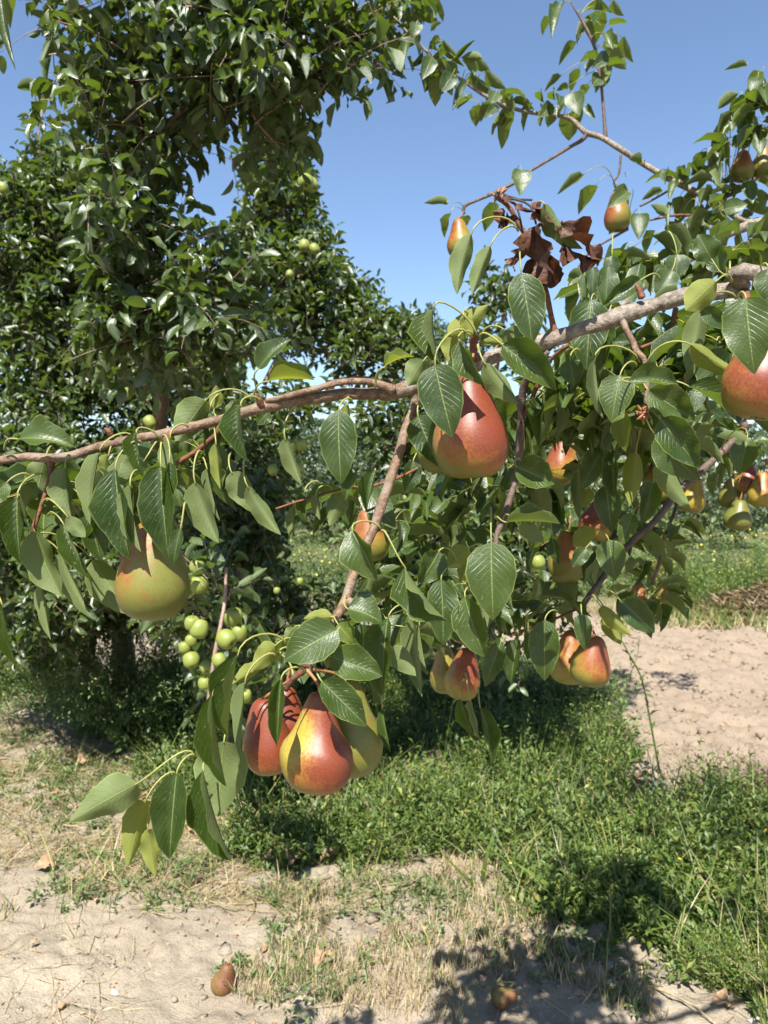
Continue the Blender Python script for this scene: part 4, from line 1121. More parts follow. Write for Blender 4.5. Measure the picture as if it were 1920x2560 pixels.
# ------------------------------------------------------------------ fruit
def revolve(prof, nseg, lump, seed, dims):
    """prof: list of (r,z) bottom to top, unit height; dims (w,h)"""
    pts = catmull([(r, z, 0) for r, z in prof], 30)[:, :2]
    a = np.linspace(0, 2 * math.pi, nseg, endpoint=False)
    r = np.maximum(pts[:, 0], 0)[:, None] * np.ones(nseg)
    z = pts[:, 1][:, None] * np.ones(nseg)
    g = np.random.default_rng(seed)
    p1, p2, p3 = g.uniform(0, 6.28, 3)
    r = r * (1 + lump * (0.5 * np.cos(2 * a + p1) + .35 * np.cos(3 * a + p2 + z * 2) + .25 * np.cos(5 * a + p3)))
    sx = lump * 0.5 * np.sin(z * 5 + p2)
    X = r * np.cos(a) * dims[0] + sx * dims[0] * .5; Y = r * np.sin(a) * dims[0]; Z = z * dims[1]
    V = np.stack([X, Y, Z], -1).reshape(-1, 3)
    n = len(pts)
    i = np.arange(n - 1)[:, None] * nseg; j = np.arange(nseg)[None]
    Fq = np.stack([i + j, i + (j + 1) % nseg, i + nseg + (j + 1) % nseg, i + nseg + j], -1).reshape(-1, 4)
    cap0 = np.arange(nseg)[::-1][None]; 
    V = np.vstack([V, [[V[:nseg, 0].mean(), V[:nseg, 1].mean(), V[0, 2]]], [[V[-nseg:, 0].mean(), V[-nseg:, 1].mean(), V[-1, 2]]]])
    jj = np.arange(nseg); c0 = n * nseg; c1 = c0 + 1; b = (n - 1) * nseg
    F1 = np.stack([np.full(nseg, c0), (jj + 1) % nseg, jj], -1)
    F2 = np.stack([np.full(nseg, c1), b + jj, b + (jj + 1) % nseg], -1)
    return V, [Fq, F1, F2]

def pear(cx, cy, w, h, d, label, neck=.6, tilt=0, red=0.6, rdir=0, rz=0.0, yel=.4, ydir=None, stem=None, lump=.04, seed=0, nod=0, group="pears hanging on the pear tree", mat=None, calyx=True):
    """cx,cy centre; w,h px; rdir: azimuth of blush (deg, 0 = towards right, -90 = towards camera)"""
    W = w * d / F; H = h * d / F
    c = P(cx, cy, d)
    q_ = .62 + .38 * neck
    prof = [(.0, .055), (.05, .035), (.11, .0), (.2, -.004), (.33, .035), (.445, .14), (.497, .29), (.475, .43), (.415 * (.3 + .7 * q_), .56), (.345 * q_, .70), (.285 * q_, .82), (.225 * q_, .91), (.135, .968), (.05, .975), (.0, .958)]
    V, Fs = revolve(prof, 32, lump, seed, (W, H))
    V[:, 2] -= H / 2
    n3 = nrm(V + 1e-6)
    a = R(rdir)
    dirv = np.array([math.cos(a), math.sin(a), rz]); dirv /= np.linalg.norm(dirv)
    zz = V[:, 2] / H + .5
    bl = red + 0.75 * (n3 @ dirv) * min(1, .35 + red) - 0.75 * np.clip(.36 - zz, 0, 1) * 2.2
    ye = np.full(len(V), yel)
    if ydir is not None:
        a2 = R(ydir); dv = np.array([math.cos(a2), math.sin(a2), .25]); dv /= np.linalg.norm(dv)
        k = np.clip((n3 @ dv - .45) / .55, 0, 1) * np.clip((zz - .1) * 3, 0, 1)
        ye = np.clip(ye + k, 0, 1); bl = bl - k * 1.0
    ye = np.clip(ye - np.clip(.22 - zz, 0, 1) * 3, 0, 1)
    root = empty("pear", c, label, "pear", group)
    root.rotation_euler = (R(nod), R(tilt), 0)
    me = mesh_np("skin", V, Fs, attrs={'blush': bl, 'yellow': ye})
    link("skin", me, mat or M_PEAR, root)
    # stem
    top = np.array([0, 0, H * .475])
    if stem is None:
        s = [top, top + (0.002, 0, .012), top + (.004, 0.002, .026)]
    else:
        e = stem_local(root, c, P(*stem))
        s = [top, top * .6 + e * .4 + np.array([.002, 0, .002]), e]
    pts = catmull(s, 7)
    V, Fs = tube_arrays(pts, np.array([.0026, .0019, .0017, .0017, .0018, .0021, .0030]) * (1 if w > 60 else 1.2), 7)
    link("stem", mesh_np("stem", V, Fs), M_STEM, root)
    if calyx:
        parts = []
        for q in range(5):
            an = q * 1.2566
            p0 = np.array([0.05 * W * math.cos(an), .05 * W * math.sin(an), -H * .47])
            p1 = p0 + np.array([.035 * W * math.cos(an), .035 * W * math.sin(an), -.035 * H])
            parts.append(tube_arrays([p0, (p0 + p1) / 2, p1], [.0012, .0013, .0004], 4))
        V, Fs = join_arrays(parts)
        link("calyx", mesh_np("calyx", V, Fs), M_CALYX, root)
    return root

def stem_local(root, c, p):
    M = root.rotation_euler.to_matrix().inverted()
    return np.array(M @ Vector(p - c))

pear(795, 1850, 186, 246, .845, "large pear in front of the hanging cluster of three, yellow stripe on a red blush", .42, 3, .95, -20, .1, .45, -138, stem=(765, 1672, .86), lump=.06, seed=2, nod=-3)
pear(668, 1836, 128, 190, .905, "dark orange red pear at the left of the cluster, behind the folded leaf", 1.0, -6, .85, -60, .3, .5, stem=(742, 1690, .875), seed=3)
pear(716, 1790, 110, 150, .945, "small orange pear at the back of the cluster, mostly hidden by its neighbours", .8, 0, .8, -60, .3, .5, seed=5)
pear(874, 1812, 160, 246, .905, "green yellow pear at the right of the cluster, behind the striped one", .8, -6, .02, 90, 0, .15, stem=(780, 1672, .87), seed=4)
pear(1175, 1062, 192, 262, .875, "big red pear hanging under the leaf rosette on the grey bough", .98, -3, .95, -40, .55, .15, stem=(1183, 880, .905), lump=.03, seed=6)
pear(1118, 1090, 150, 190, .97, "greenish yellow pear half hidden behind the big red pear", .8, 8, .05, 0, 0, .3, seed=7)
pear(383, 1420, 186, 250, .875, "broad green yellow pear with a red left flank on the left of the bough", 1.12, 4, .26, 175, .2, .08, stem=(404, 1285, .9), lump=.045, seed=8)
pear(1912, 920, 190, 250, .80, "large orange red pear cut by the right edge of the photo behind a broad leaf", .85, 8, .95, -70, .3, .5, stem=(1842, 760, .85), seed=9)
pear(925, 1335, 92, 132, 1.42, "pinkish green pear crossed by the brown hanging branch", 1.0, -6, .28, -120, .7, .25, seed=10)
pear(1160, 1682, 90, 130, 1.36, "rosy orange pear of the low middle pair, the right one", .95, 8, .5, -60, .6, .5, stem=(1138, 1600, 1.3), seed=11)
pear(1112, 1672, 78, 118, 1.44, "green pear with a pink shoulder, the left one of the low middle pair", .8, 0, .12, 180, .6, .3, seed=12)
pear(1428, 1640, 104, 136, 1.32, "yellow green lumpy pear of the low right pair, the sunlit left one", 1.05, 8, .22, -110, 1.0, .55, stem=(1440, 1545, 1.32), seed=13, lump=.07)
pear(1480, 1650, 100, 128, 1.24, "brownish red shaded pear of the low right pair, hanging in front", 1.15, 6, .42, -60, .5, .25, stem=(1455, 1530, 1.32), seed=14)
pear(1404, 1148, 86, 126, 1.5, "orange yellow pear in shade right of the big red pear", 1.0, 5, .45, -150, .6, .8, seed=15)
pear(1497, 1292, 90, 118, 1.45, "red and yellow pear tucked behind the hanging leaves in the middle right", .75, 15, .68, -170, .4, .8, seed=16)
pear(1416, 1388, 92, 134, 1.5, "dull green pear with a dark leaf lying over its left side", .78, 3, .18, -90, .6, .15, seed=17)
pear(1149, 594, 68, 96, 2.18, "small pink and green pear hanging alone against the sky", .78, -5, .38, 170, .5, .4, stem=(1160, 530, 2.2), seed=18)
pear(1543, 527, 68, 98, 2.1, "dark red green pear against the sky under the upper limb", .9, 0, .58, 170, .2, .15, stem=(1539, 470, 2.2), seed=19)
pear(1856, 414, 60, 76, 2.1, "green pear with a red streak against the sky at the upper right", .8, 3, .3, -120, .8, .1, seed=20)
pear(1908, 405, 58, 78, 2.1, "green pear with pink side touching the right edge of the photo high up", .8, 5, .35, 0, .4, .2, seed=21)
pear(1735, 1236, 62, 90, 1.65, "bright yellow pear lit by the sun behind the dark twig", .8, 12, .1, 0, 0, 1.0, seed=22)
pear(1830, 1232, 66, 76, 1.62, "plain green pear of the right hand group, the upper left one", .85, 0, .05, 0, 0, .2, seed=23)
pear(1846, 1286, 68, 76, 1.58, "dark green shaded pear, lowest of the right hand group", .9, 6, .02, 0, 0, .0, seed=24)
pear(1868, 1196, 64, 76, 1.6, "orange red pear at the top of the right hand group", .85, 6, .7, -60, .2, .7, seed=25)
pear(1904, 1222, 66, 90, 1.56, "yellow orange pear of the right hand group at the right edge", .85, 6, .28, -60, .5, .9, seed=26)
pear(1648, 1196, 84, 118, 1.5, "olive yellow pear behind the pale sickle shaped leaf", .8, 0, .35, -60, .9, .6, seed=27)
pear(1594, 1494, 58, 80, 1.75, "dusky green pear with an orange spot in the dark lower foliage", .85, 8, .25, -120, .9, .1, seed=28)
pear(1660, 1486, 58, 74, 1.72, "dark olive pear at the bottom tip of the right foliage", .9, 0, .12, -60, .9, .05, seed=29)

# apples ------------------------------------------------------------------
APROF = [(.0, .13), (.05, .10), (.12, .03), (.22, .0), (.34, .05), (.45, .22), (.5, .46), (.49, .66), (.42, .86), (.30, .965), (.18, .975), (.08, .91), (.0, .86)]
AV, AF = revolve(APROF, 24, .035, 5, (1.0, .92)); AV[:, 2] -= .46
AV2, AF2 = revolve(APROF, 24, .05, 9, (1.0, 1.0)); AV2[:, 2] -= .5
def apple_me(V, Fs, seed):
    zz = V[:, 2]
    return mesh_np("skin", V, Fs, attrs={'blush': np.full(len(V), -.35), 'yellow': np.clip(.55 + .5 * n3y(V, seed), 0, 1)})
def n3y(V, s): return vnoise(V[:, 0] * 2 + s, V[:, 2] * 2 + s)
A_ME = [apple_me(AV, AF, 1), apple_me(AV2, AF2, 4)]
for m_ in A_ME: m_.materials.append(M_APPLE)
sV, sF = tube_arrays(catmull([(0, 0, .36), (.02, 0, .5), (.06, .02, .66)], 5), [.03, .022, .02, .022, .03], 5)
A_STEM = mesh_np("stem", sV, sF); A_STEM.materials.append(M_STEM)
pt = []
for q in range(5):
    an = q * 1.2566
    pt.append(tube_arrays([(.03 * math.cos(an), .03 * math.sin(an), -.36), (.07 * math.cos(an), .07 * math.sin(an), -.41), (.08 * math.cos(an), .08 * math.sin(an), -.47)], [.018, .016, .004], 4))
cV, cF = join_arrays(pt)
A_CAL = mesh_np("calyx", cV, cF); A_CAL.materials.append(M_CALYX)
napple = [0]
def apple(cx, cy, w, d, label, nod=-20, tilt=0, group="green apples on the apple trees", loc=None):
    napple[0] += 1
    c = P(cx, cy, d) if loc is None else loc
    root = empty("apple", c, label, "apple", group)
    s = w * d / F
    root.scale = (s, s, s)
    root.rotation_euler = (R(nod), R(tilt), R((napple[0] * 67) % 360 * 0.2))
    link("skin", A_ME[napple[0] % 2], None, root)
    link("stem", A_STEM, None, root)
    link("calyx", A_CAL, None, root)
    return root
AD = 2.35
for q in [(498, 1572, 48, "bright green apple left of the pale upright shoot in the apple cluster", -20, 10), (480, 1558, 40, "shaded green apple tucked behind the bright one left of the shoot", 10, 0),
          (583, 1543, 48, "green apple with a shaded band at the top of the apple cluster", 20, 0), (566, 1598, 52, "green apple showing its calyx in the middle of the apple cluster", -62, -12),
          (598, 1582, 42, "dark green apple shaded behind the right of the apple cluster", 0, 0), (462, 1618, 32, "small shaded green apple at the left of the apple cluster", 0, 0),
          (478, 1601, 30, "small green apple half under a grey green sprig", 0, 0), (478, 1650, 44, "green apple with a dark leaf shadow across its middle", -30, 0),
          (515, 1668, 34, "small half lit apple low beside the shoot", -50, 30), (548, 1650, 38, "bright yellow green apple at the foot of the apple cluster", -30, 10),
          (492, 1418, 38, "yellow green apple just right of the broad pear, the upper one", 0, 15), (497, 1462, 50, "green apple under a pale leaf just right of the broad pear", 0, 0),
          (464, 1470, 32, "green apple peeping out beside the broad pear", 0, 0), (692, 1476, 18, "little green apple lit beside the purple flowers", 0, 0),
          (750, 1453, 18, "small dull apple above the purple flowered weed", 0, 0), (511, 1708, 34, "pale apple low behind the folded pear leaf", 0, 0), (613, 1740, 34, "half lit apple behind the leaves left of the pear cluster", 20, 0)]:
    apple(q[0], q[1], q[2] * .96, AD - (.1 if 'bright' in q[3] or 'calyx' in q[3] else 0), q[3], q[4], q[5])
for q in [(1345, 1405, 36, 2.7, "bright green apple below the dull green pear"), (1372, 1461, 27, 2.7, "smaller green apple under the bright one in the low middle foliage"),
          (313, 985, 34, 3.3, "yellow green apple above the left half of the bough"), (375, 1055, 32, 3.3, "yellow green apple just above the bough near its rosette of petioles"),
          (764, 455, 40, 3.6, "large yellow green apple high at the right edge of the apple crown, upper left one"), (778, 462, 36, 3.65, "green apple behind the large one high at the crown edge"),
          (761, 614, 30, 3.6, "pale yellow apple of the pair against the crown edge, the left one"), (786, 622, 26, 3.6, "pale yellow apple of the pair against the crown edge, the right one"),
          (724, 685, 20, 3.6, "small green apple below the pale pair"), (8, 470, 26, 3.4, "pale yellow apple at the left edge of the photo"),
          (730, 1115, 28, 2.9, "shaded apple right of the narrow hanging leaf, upper left of four"), (752, 1113, 28, 2.9, "shaded apple right of the narrow hanging leaf, upper right of four"),
          (745, 1172, 32, 2.9, "shaded apple right of the narrow hanging leaf, the lowest"), (682, 1175, 26, 2.9, "shaded apple left of the narrow hanging leaf"),
          (1010, 1245, 15, 3.0, "tiny green apple between the branch and the pear leaves"), (975, 1505, 22, 2.9, "small apple deep behind the lower branch"),
          (862, 164, 16, 2.5, "tiny green apple high among the topmost leaves"), (990, 1530, 16, 2.9, "smallest apple deep behind the lower branch")]:
    apple(q[0], q[1], q[2], q[3], q[4], random.uniform(-40, 20), random.uniform(-20, 20))

# ------------------------------------------------------------------ apple trees
SKY1 = [[(0, -80), (25, -80), (60, 40), (150, 110), (100, 240), (60, 280), (0, 380)], [(480, 430), (520, 380), (590, 410), (610, 500), (560, 560), (500, 540)],
        [(770, 240), (900, 260), (1100, 300), (1100, 690), (900, 690), (850, 560), (760, 420)], [(560, 330), (600, 340), (560, 400)],
        [(625, 900), (680, 880), (690, 960), (600, 980)]]
def cull(arr, polys, jit=10):
    px, py, d = proj(arr['base'] + arr['Y'] * arr['L'][:, None] * .5)
    px = px + RNG.normal(0, jit, len(px)); py = py + RNG.normal(0, jit, len(px))
    h = np.zeros(len(px), bool)
    for p in polys: h |= in_poly(px, py, p)
    return sub(arr, np.nonzero(~h)[0])

def crown_tree(root, org, blobs, K, L, W, slen, polys, nparts, mat=M_APPLELEAF, upward=.5, droop=.3, variants=V_APPLE, twigmat=M_BARKPINK, jit=26, rs=.0022, dens=1.0):
    b, dout = blob_points([q[:6] + (int(q[6] * dens),) for q in blobs])
    px, py, d = proj(b)
    h = np.zeros(len(px), bool)
    for p in polys: h |= in_poly(px, py, p)
    b = b[~h]; dout = dout[~h]
    n = len(b)
    d0 = nrm(dout * .6 + UPV * upward + RNG.normal(0, .45, (n, 3)))
    d1 = (-UPV * droop * .4)[None] + RNG.normal(0, .08, (n, 3))
    ln = slen * RNG.uniform(.6, 1.4, n)
    px, py, d = proj(b + (d0 + d1) * ln[:, None])
    h = np.zeros(n, bool)
    for p in polys: h |= in_poly(px, py, p)
    ln = np.where(h, ln * .35, ln)
    arr = sprig_leaves(b, d0, d1, ln, K, L, W, out=.85, fwd=.45, droop=droop)
    arr = cull(arr, polys, jit)
    V, Fs, t = stems_mesh(b, d0, d1, ln, np.full(n, rs), 3, 4)
    o = link("twigs", mesh_np("twigs", V - org, Fs, attrs={'tint': t}), twigmat, root, loc=(0, 0, 0)); o['kind'] = 'stuff'
    a, r = pick(arr, nparts)
    leaf_parts(arr, a, variants, mat, root, org)
    add_stuff("foliage", sub(arr, r), variants, mat, root, org)
    return len(arr['L'])

# near tree: big leaves over the top left
TA = np.array([-2.0, 5.2, 0])
ta = empty("apple_tree", TA, "nearer apple tree with large dark leaves filling the top left", "tree")
def ptube(name, pts, rad, mat, parent, org, sides=8, n=None, seed=0, rough=.15):
    return tube(name, [np.array(p, float) for p in pts], rad, mat, parent, org, sides, rough, n=n or len(pts) * 4, seed=seed)
ptube("trunk", [(-2.0, 5.2, -.05), (-1.95, 5.1, .5), (-1.6, 4.6, .95), P(400, 1080, 3.4), P(385, 900, 2.9), P(372, 700, 2.6), P(356, 400, 2.5), P(352, 230, 2.45), P(385, 60, 2.4), P(400, -120, 2.4)],
      [.045, .04, .034, .028, .024, .020, .015, .014, .013, .012], M_BARKDARK, ta, TA, 9)
for q in [[(372, 700, 2.6, 18), (300, 600, 2.55, 12), (210, 480, 2.5, 8)], [(356, 420, 2.5, 14), (430, 300, 2.45, 12), (560, 210, 2.4, 11), (700, 150, 2.35, 10), (860, 110, 2.3, 8), (940, 50, 2.3, 6)], [(356, 300, 2.5, 10), (270, 220, 2.45, 8), (180, 130, 2.4, 6), (110, 90, 2.4, 4)],
          [(385, 60, 2.4, 12), (480, -10, 2.35, 9), (600, -60, 2.3, 8)], [(600, 200, 2.4, 9), (640, 300, 2.4, 7), (700, 370, 2.4, 5)], [(400, 900, 2.6, 16), (520, 850, 2.5, 11), (600, 820, 2.45, 8)], [(370, 640, 2.6, 12), (470, 620, 2.5, 9), (540, 640, 2.5, 6)]]:
    pathtube("branch", q, M_BARKDARK if q[0][1] > 500 else M_BARKPINK, ta, TA, 6, .12, 4, q[0][0])
NA = crown_tree(ta, TA, [
    (330, 40, 190, 90, 2.4, .25, 30), (540, 50, 190, 110, 2.35, .25, 34), (740, 60, 150, 90, 2.35, .22, 26), (900, 130, 110, 60, 2.3, .15, 12), (640, 190, 170, 90, 2.35, .22, 32),
    (430, 240, 180, 100, 2.45, .25, 32), (240, 240, 120, 100, 2.45, .2, 18), (150, 140, 70, 60, 2.35, .15, 7), (800, 200, 100, 60, 2.3, .12, 12), (340, 400, 130, 100, 2.5, .25, 26), (330, 540, 130, 100, 2.5, .25, 28),
    (380, 680, 150, 100, 2.55, .25, 32), (460, 800, 160, 100, 2.55, .25, 34), (560, 760, 100, 80, 2.5, .2, 14), (600, 320, 90, 60, 2.4, .15, 9), (730, 250, 80, 60, 2.35, .15, 8), (520, 900, 130, 70, 2.6, .2, 18), (330, 850, 120, 100, 2.6, .2, 18)],
    8, .075, .036, .20, SKY1 + [[(0, 250), (190, 420), (190, 900), (0, 900)]], 300, droop=.45, upward=.3, dens=1.6)

TB = np.array([-1.9, 5.6, 0])
tb = empty("apple_tree", TB, "farther apple tree with small leaves and green apples behind the left bough", "tree")
ptube("trunk", [(-1.9, 5.6, -.05), (-1.88, 5.5, .5), (-1.8, 5.2, .9), P(200, 1150, 4.7), P(120, 960, 4.3), P(70, 840, 4.2), P(20, 700, 4.2), P(-40, 560, 4.2)],
      [.09, .075, .06, .05, .042, .036, .028, .02], M_BARKPINK, tb, TB, 9)
for q in [[(200, 1120, 3.9, 34), (330, 1080, 3.9, 30), (430, 1000, 3.9, 26), (560, 900, 3.85, 22), (690, 790, 3.8, 18), (775, 700, 3.75, 14)],
          [(560, 900, 3.85, 20), (590, 700, 3.8, 18), (610, 590, 3.75, 18), (640, 548, 3.7, 17), (672, 540, 3.7, 17), (705, 575, 3.65, 17), (738, 640, 3.65, 16), (757, 730, 3.65, 15), (772, 830, 3.65, 13)],
          [(620, 580, 3.75, 16), (650, 500, 3.75, 15), (680, 440, 3.75, 14), (700, 330, 3.7, 10), (720, 230, 3.7, 6)], [(705, 560, 3.65, 12), (712, 470, 3.65, 9), (722, 370, 3.65, 7), (740, 250, 3.65, 4)],
          [(660, 960, 3.6, 14), (720, 862, 3.6, 14), (780, 872, 3.6, 13), (860, 890, 3.6, 12)], [(880, 860, 3.6, 14), (945, 880, 3.6, 14), (1010, 900, 3.6, 10)], [(940, 870, 3.6, 12), (975, 920, 3.6, 12), (1020, 975, 3.6, 12)],
          [(830, 952, 3.5, 10), (900, 945, 3.5, 12), (1010, 955, 3.5, 12)], [(250, 1180, 3.9, 24), (330, 1350, 3.6, 16), (440, 1500, 3.3, 12)], [(120, 960, 3.7, 24), (200, 880, 3.7, 18), (290, 740, 3.7, 14), (180, 560, 3.7, 10), (100, 400, 3.6, 6), (105, 270, 3.6, 4)],
          [(575, 1130, 3.3, 16), (590, 1200, 3.2, 18), (600, 1290, 3.1, 20), (590, 1380, 3.0, 18), (610, 1500, 2.9, 14), (620, 1600, 2.8, 8)], [(560, 1000, 3.8, 16), (570, 1130, 3.5, 16), (580, 1400, 3.1, 14)]]:
    q = [(a, b, c * 1.17, w) for a, b, c, w in q]
    pathtube("branch", q, M_BARKPINK, tb, TB, 7, .12, 4, q[0][0] + 1)
pathtube("shoot", [(565, 1420, 2.32, 8), (562, 1500, 2.30, 9), (552, 1560, 2.27, 10), (540, 1620, 2.26, 11), (528, 1700, 2.26, 11), (520, 1760, 2.26, 10)], M_BARKPINK, tb, TB, 7, .1, 5, 3)
BL = [(95, 400, 26, 130, 3.55, .06, 12), (170, 470, 70, 60, 3.6, .15, 24), (60, 520, 90, 70, 3.6, .2, 40), (150, 600, 160, 90, 3.65, .3, 90), (60, 720, 140, 110, 3.65, .3, 100), (200, 720, 140, 110, 3.7, .3, 90), (100, 860, 160, 110, 3.7, .3, 110),
      (280, 900, 150, 110, 3.7, .3, 100), (60, 1010, 110, 80, 3.6, .3, 60), (200, 1030, 150, 80, 3.7, .3, 70), (420, 980, 150, 90, 3.75, .3, 80), (560, 980, 100, 60, 3.7, .25, 30),
      (700, 340, 60, 90, 3.7, .15, 32), (620, 450, 60, 60, 3.7, .15, 20), (730, 430, 80, 50, 3.65, .15, 30), (680, 520, 90, 50, 3.7, .2, 30), (760, 520, 60, 50, 3.65, .15, 18), (630, 620, 70, 70, 3.7, .2, 30), (760, 660, 80, 60, 3.65, .2, 30), (700, 720, 110, 70, 3.7, .25, 46),
      (800, 730, 90, 50, 3.6, .2, 34), (840, 790, 60, 30, 3.55, .1, 10), (860, 720, 40, 20, 3.55, .1, 5), (700, 830, 120, 60, 3.65, .25, 44), (850, 840, 110, 50, 3.6, .2, 40), (960, 860, 80, 44, 3.55, .15, 30), (1020, 920, 80, 50, 3.5, .15, 26), (900, 910, 110, 40, 3.5, .2, 30),
      (640, 940, 80, 50, 3.65, .2, 20), (650, 1090, 100, 70, 3.3, .25, 44), (560, 1180, 90, 90, 3.3, .25, 46), (780, 1060, 70, 60, 3.4, .2, 12), (970, 1070, 70, 60, 3.4, .2, 18),
      (80, 1200, 150, 120, 3.4, .3, 90), (60, 1400, 130, 120, 3.3, .3, 90), (180, 1500, 120, 60, 3.2, .2, 34), (250, 1250, 150, 120, 3.4, .3, 80), (420, 1250, 140, 110, 3.3, .3, 70), (350, 1440, 150, 70, 3.2, .25, 50),
      (560, 1400, 110, 110, 3.0, .25, 70), (500, 1600, 90, 100, 2.8, .2, 50), (640, 1340, 90, 80, 3.0, .2, 30), (560, 1740, 110, 60, 2.9, .2, 24), (530, 1560, 120, 150, 2.62, .08, 34), (600, 1690, 90, 60, 2.55, .06, 10), (430, 1560, 50, 60, 2.5, .05, 6), (530, 1460, 60, 30, 2.3, .04, 3), (240, 1540, 200, 90, 4.2, .3, 130), (60, 1620, 120, 60, 4.0, .3, 50), (100, 1590, 130, 50, 3.3, .2, 30), (660, 1250, 100, 60, 3.1, .2, 22), (250, 1330, 420, 240, 3.9, .35, 260), (620, 1330, 200, 260, 3.9, .3, 120), (120, 1560, 200, 120, 3.7, .3, 110), (560, 1620, 160, 120, 3.5, .25, 90), (760, 1560, 130, 100, 3.7, .2, 40)]
GAPS = [[(740, 1230), (930, 1190), (960, 1330), (900, 1450), (740, 1460), (700, 1350)], [(775, 1060), (830, 1050), (850, 1200), (780, 1200)]]
BL = [(a, b, c, d, (e * 1.17 if e > 2.55 else e), f, g) for a, b, c, d, e, f, g in BL]
NB = crown_tree(tb, TB, BL, 9, .071, .034, .19, SKY1 + [[(560, 420), (600, 400), (620, 520), (560, 560)], [(215, 1600), (470, 1600), (490, 1760), (205, 1760)], [(-50, 1700), (480, 1740), (480, 1900), (-50, 1900)]] + GAPS, 300, droop=.2, upward=.6, rs=.0018, dens=1.5, variants=V_LIGHT)

TC = np.array([.75, 5.3, 0])
tc = empty("apple_tree", TC, "low apple tree behind the middle pear branches with two bright apples", "tree")
ptube("trunk", [(.75, 5.3, -.05), (.72, 5.2, .45), (.66, 5.0, .8), P(1290, 1180, 4.6), P(1240, 1000, 4.4), P(1250, 850, 4.4), P(1262, 760, 4.4), P(1240, 690, 4.4)], [.06, .05, .04, .03, .022, .014, .010, .005], M_BARKPINK, tc, TC, 8)
for q in [[(1290, 1250, 4.6, 18), (1180, 1150, 4.2, 13), (1060, 1100, 4.1, 10), (960, 1120, 4.1, 7)], [(1300, 1300, 4.6, 16), (1400, 1400, 4.1, 11), (1450, 1480, 4.0, 8)], [(1240, 1400, 4.4, 14), (1100, 1450, 4.0, 10), (1000, 1500, 3.9, 8)],
          [(1150, 1230, 4.2, 8), (1020, 1290, 4.0, 9), (990, 1390, 3.9, 9), (960, 1480, 3.9, 6)]]:
    pathtube("branch", q, M_BARKPINK, tc, TC, 6, .12, 4, q[0][0] + 2)
NC = crown_tree(tc, TC, [(1240, 740, 40, 50, 4.4, .12, 11), (1210, 850, 60, 60, 4.4, .15, 16), (1290, 800, 60, 60, 4.4, .15, 12), (1120, 1100, 120, 80, 4.1, .3, 60), (1000, 1120, 70, 70, 4.1, .2, 30), (1250, 1150, 150, 100, 4.2, .3, 70), (1080, 1260, 120, 90, 4.0, .3, 66),
    (1260, 1330, 150, 90, 4.0, .3, 80), (1120, 1440, 130, 90, 3.9, .3, 70), (1340, 1440, 110, 80, 3.9, .3, 60), (1250, 1560, 150, 70, 3.9, .25, 66), (1400, 1300, 120, 90, 4.1, .3, 60), (1020, 1420, 90, 110, 3.9, .25, 50), (1060, 1580, 120, 70, 3.9, .25, 46), (1500, 1100, 150, 90, 4.3, .25, 46), (1450, 950, 200, 90, 4.4, .25, 60), (1700, 980, 180, 60, 4.5, .2, 30)],
    9, .072, .036, .19, [[(880, 640), (1140, 640), (1140, 800), (880, 800)], [(1330, 640), (2000, 600), (2000, 780), (1330, 790)], [(1420, 1480), (2000, 1300), (2000, 1700), (1420, 1700)]] + GAPS, 300, droop=.2, upward=.6, variants=V_LIGHT)

# ------------------------------------------------------------------ far things
def far_tree(px, d, h, w, label, n, seed, slim=False):
    g = P(px, 1220, d); g[2] = 0
    root = empty("poplar_tree" if slim else "orchard_tree", g, label, "tree", "poplars on the horizon" if slim else "orchard trees far behind")
    ptube("trunk", [(g[0], g[1], -.1), (g[0] + .05, g[1], h * .4), (g[0], g[1], h * .9)], [h * .018, h * .013, h * .004], M_BARKDARK, root, g, 6, 6)
    t = RNG.random(n); a = RNG.uniform(0, 6.28, n)
    if slim: rr = w * .5 * np.sin(np.pi * (t * .9 + .08)) ** .6 * RNG.random(n) ** .5
    else: rr = w * .5 * np.sqrt(np.clip(1 - (2 * t - 1) ** 2, 0, 1)) * RNG.random(n) ** .4 * (1 + .35 * np.sin(a * 3 + t * 5))
    b = g + np.stack([np.cos(a) * rr, np.sin(a) * rr, h * (.15 + .85 * t)], -1)
    k = d / 45 * .28 if slim else .17
    arr = dict(base=b, Y=nrm(RNG.normal(0, 1, (n, 3)) + UPV * (.8 if slim else 0)), N=RNG.normal(0, 1, (n, 3)) + UPV, L=k * RNG.uniform(.6, 1.4, n), W=k * .5 * RNG.uniform(.6, 1.4, n))
    add_stuff("crown", arr, V_SMALL, M_FARLEAF, root, g)
for q in [(1040, 62, 14.5, 3.0, "left of the distant poplars just over the apple tops"), (1075, 60, 15.6, 2.8, "tallest distant poplar just over the apple tops"), (1105, 64, 15.0, 3.0, "distant poplar nearest the rosette of pear leaves"), (1140, 66, 13.8, 3.4, "distant poplar hidden behind the pear leaves")]:
    far_tree(*q[:4], q[4], 1100, 1, True)
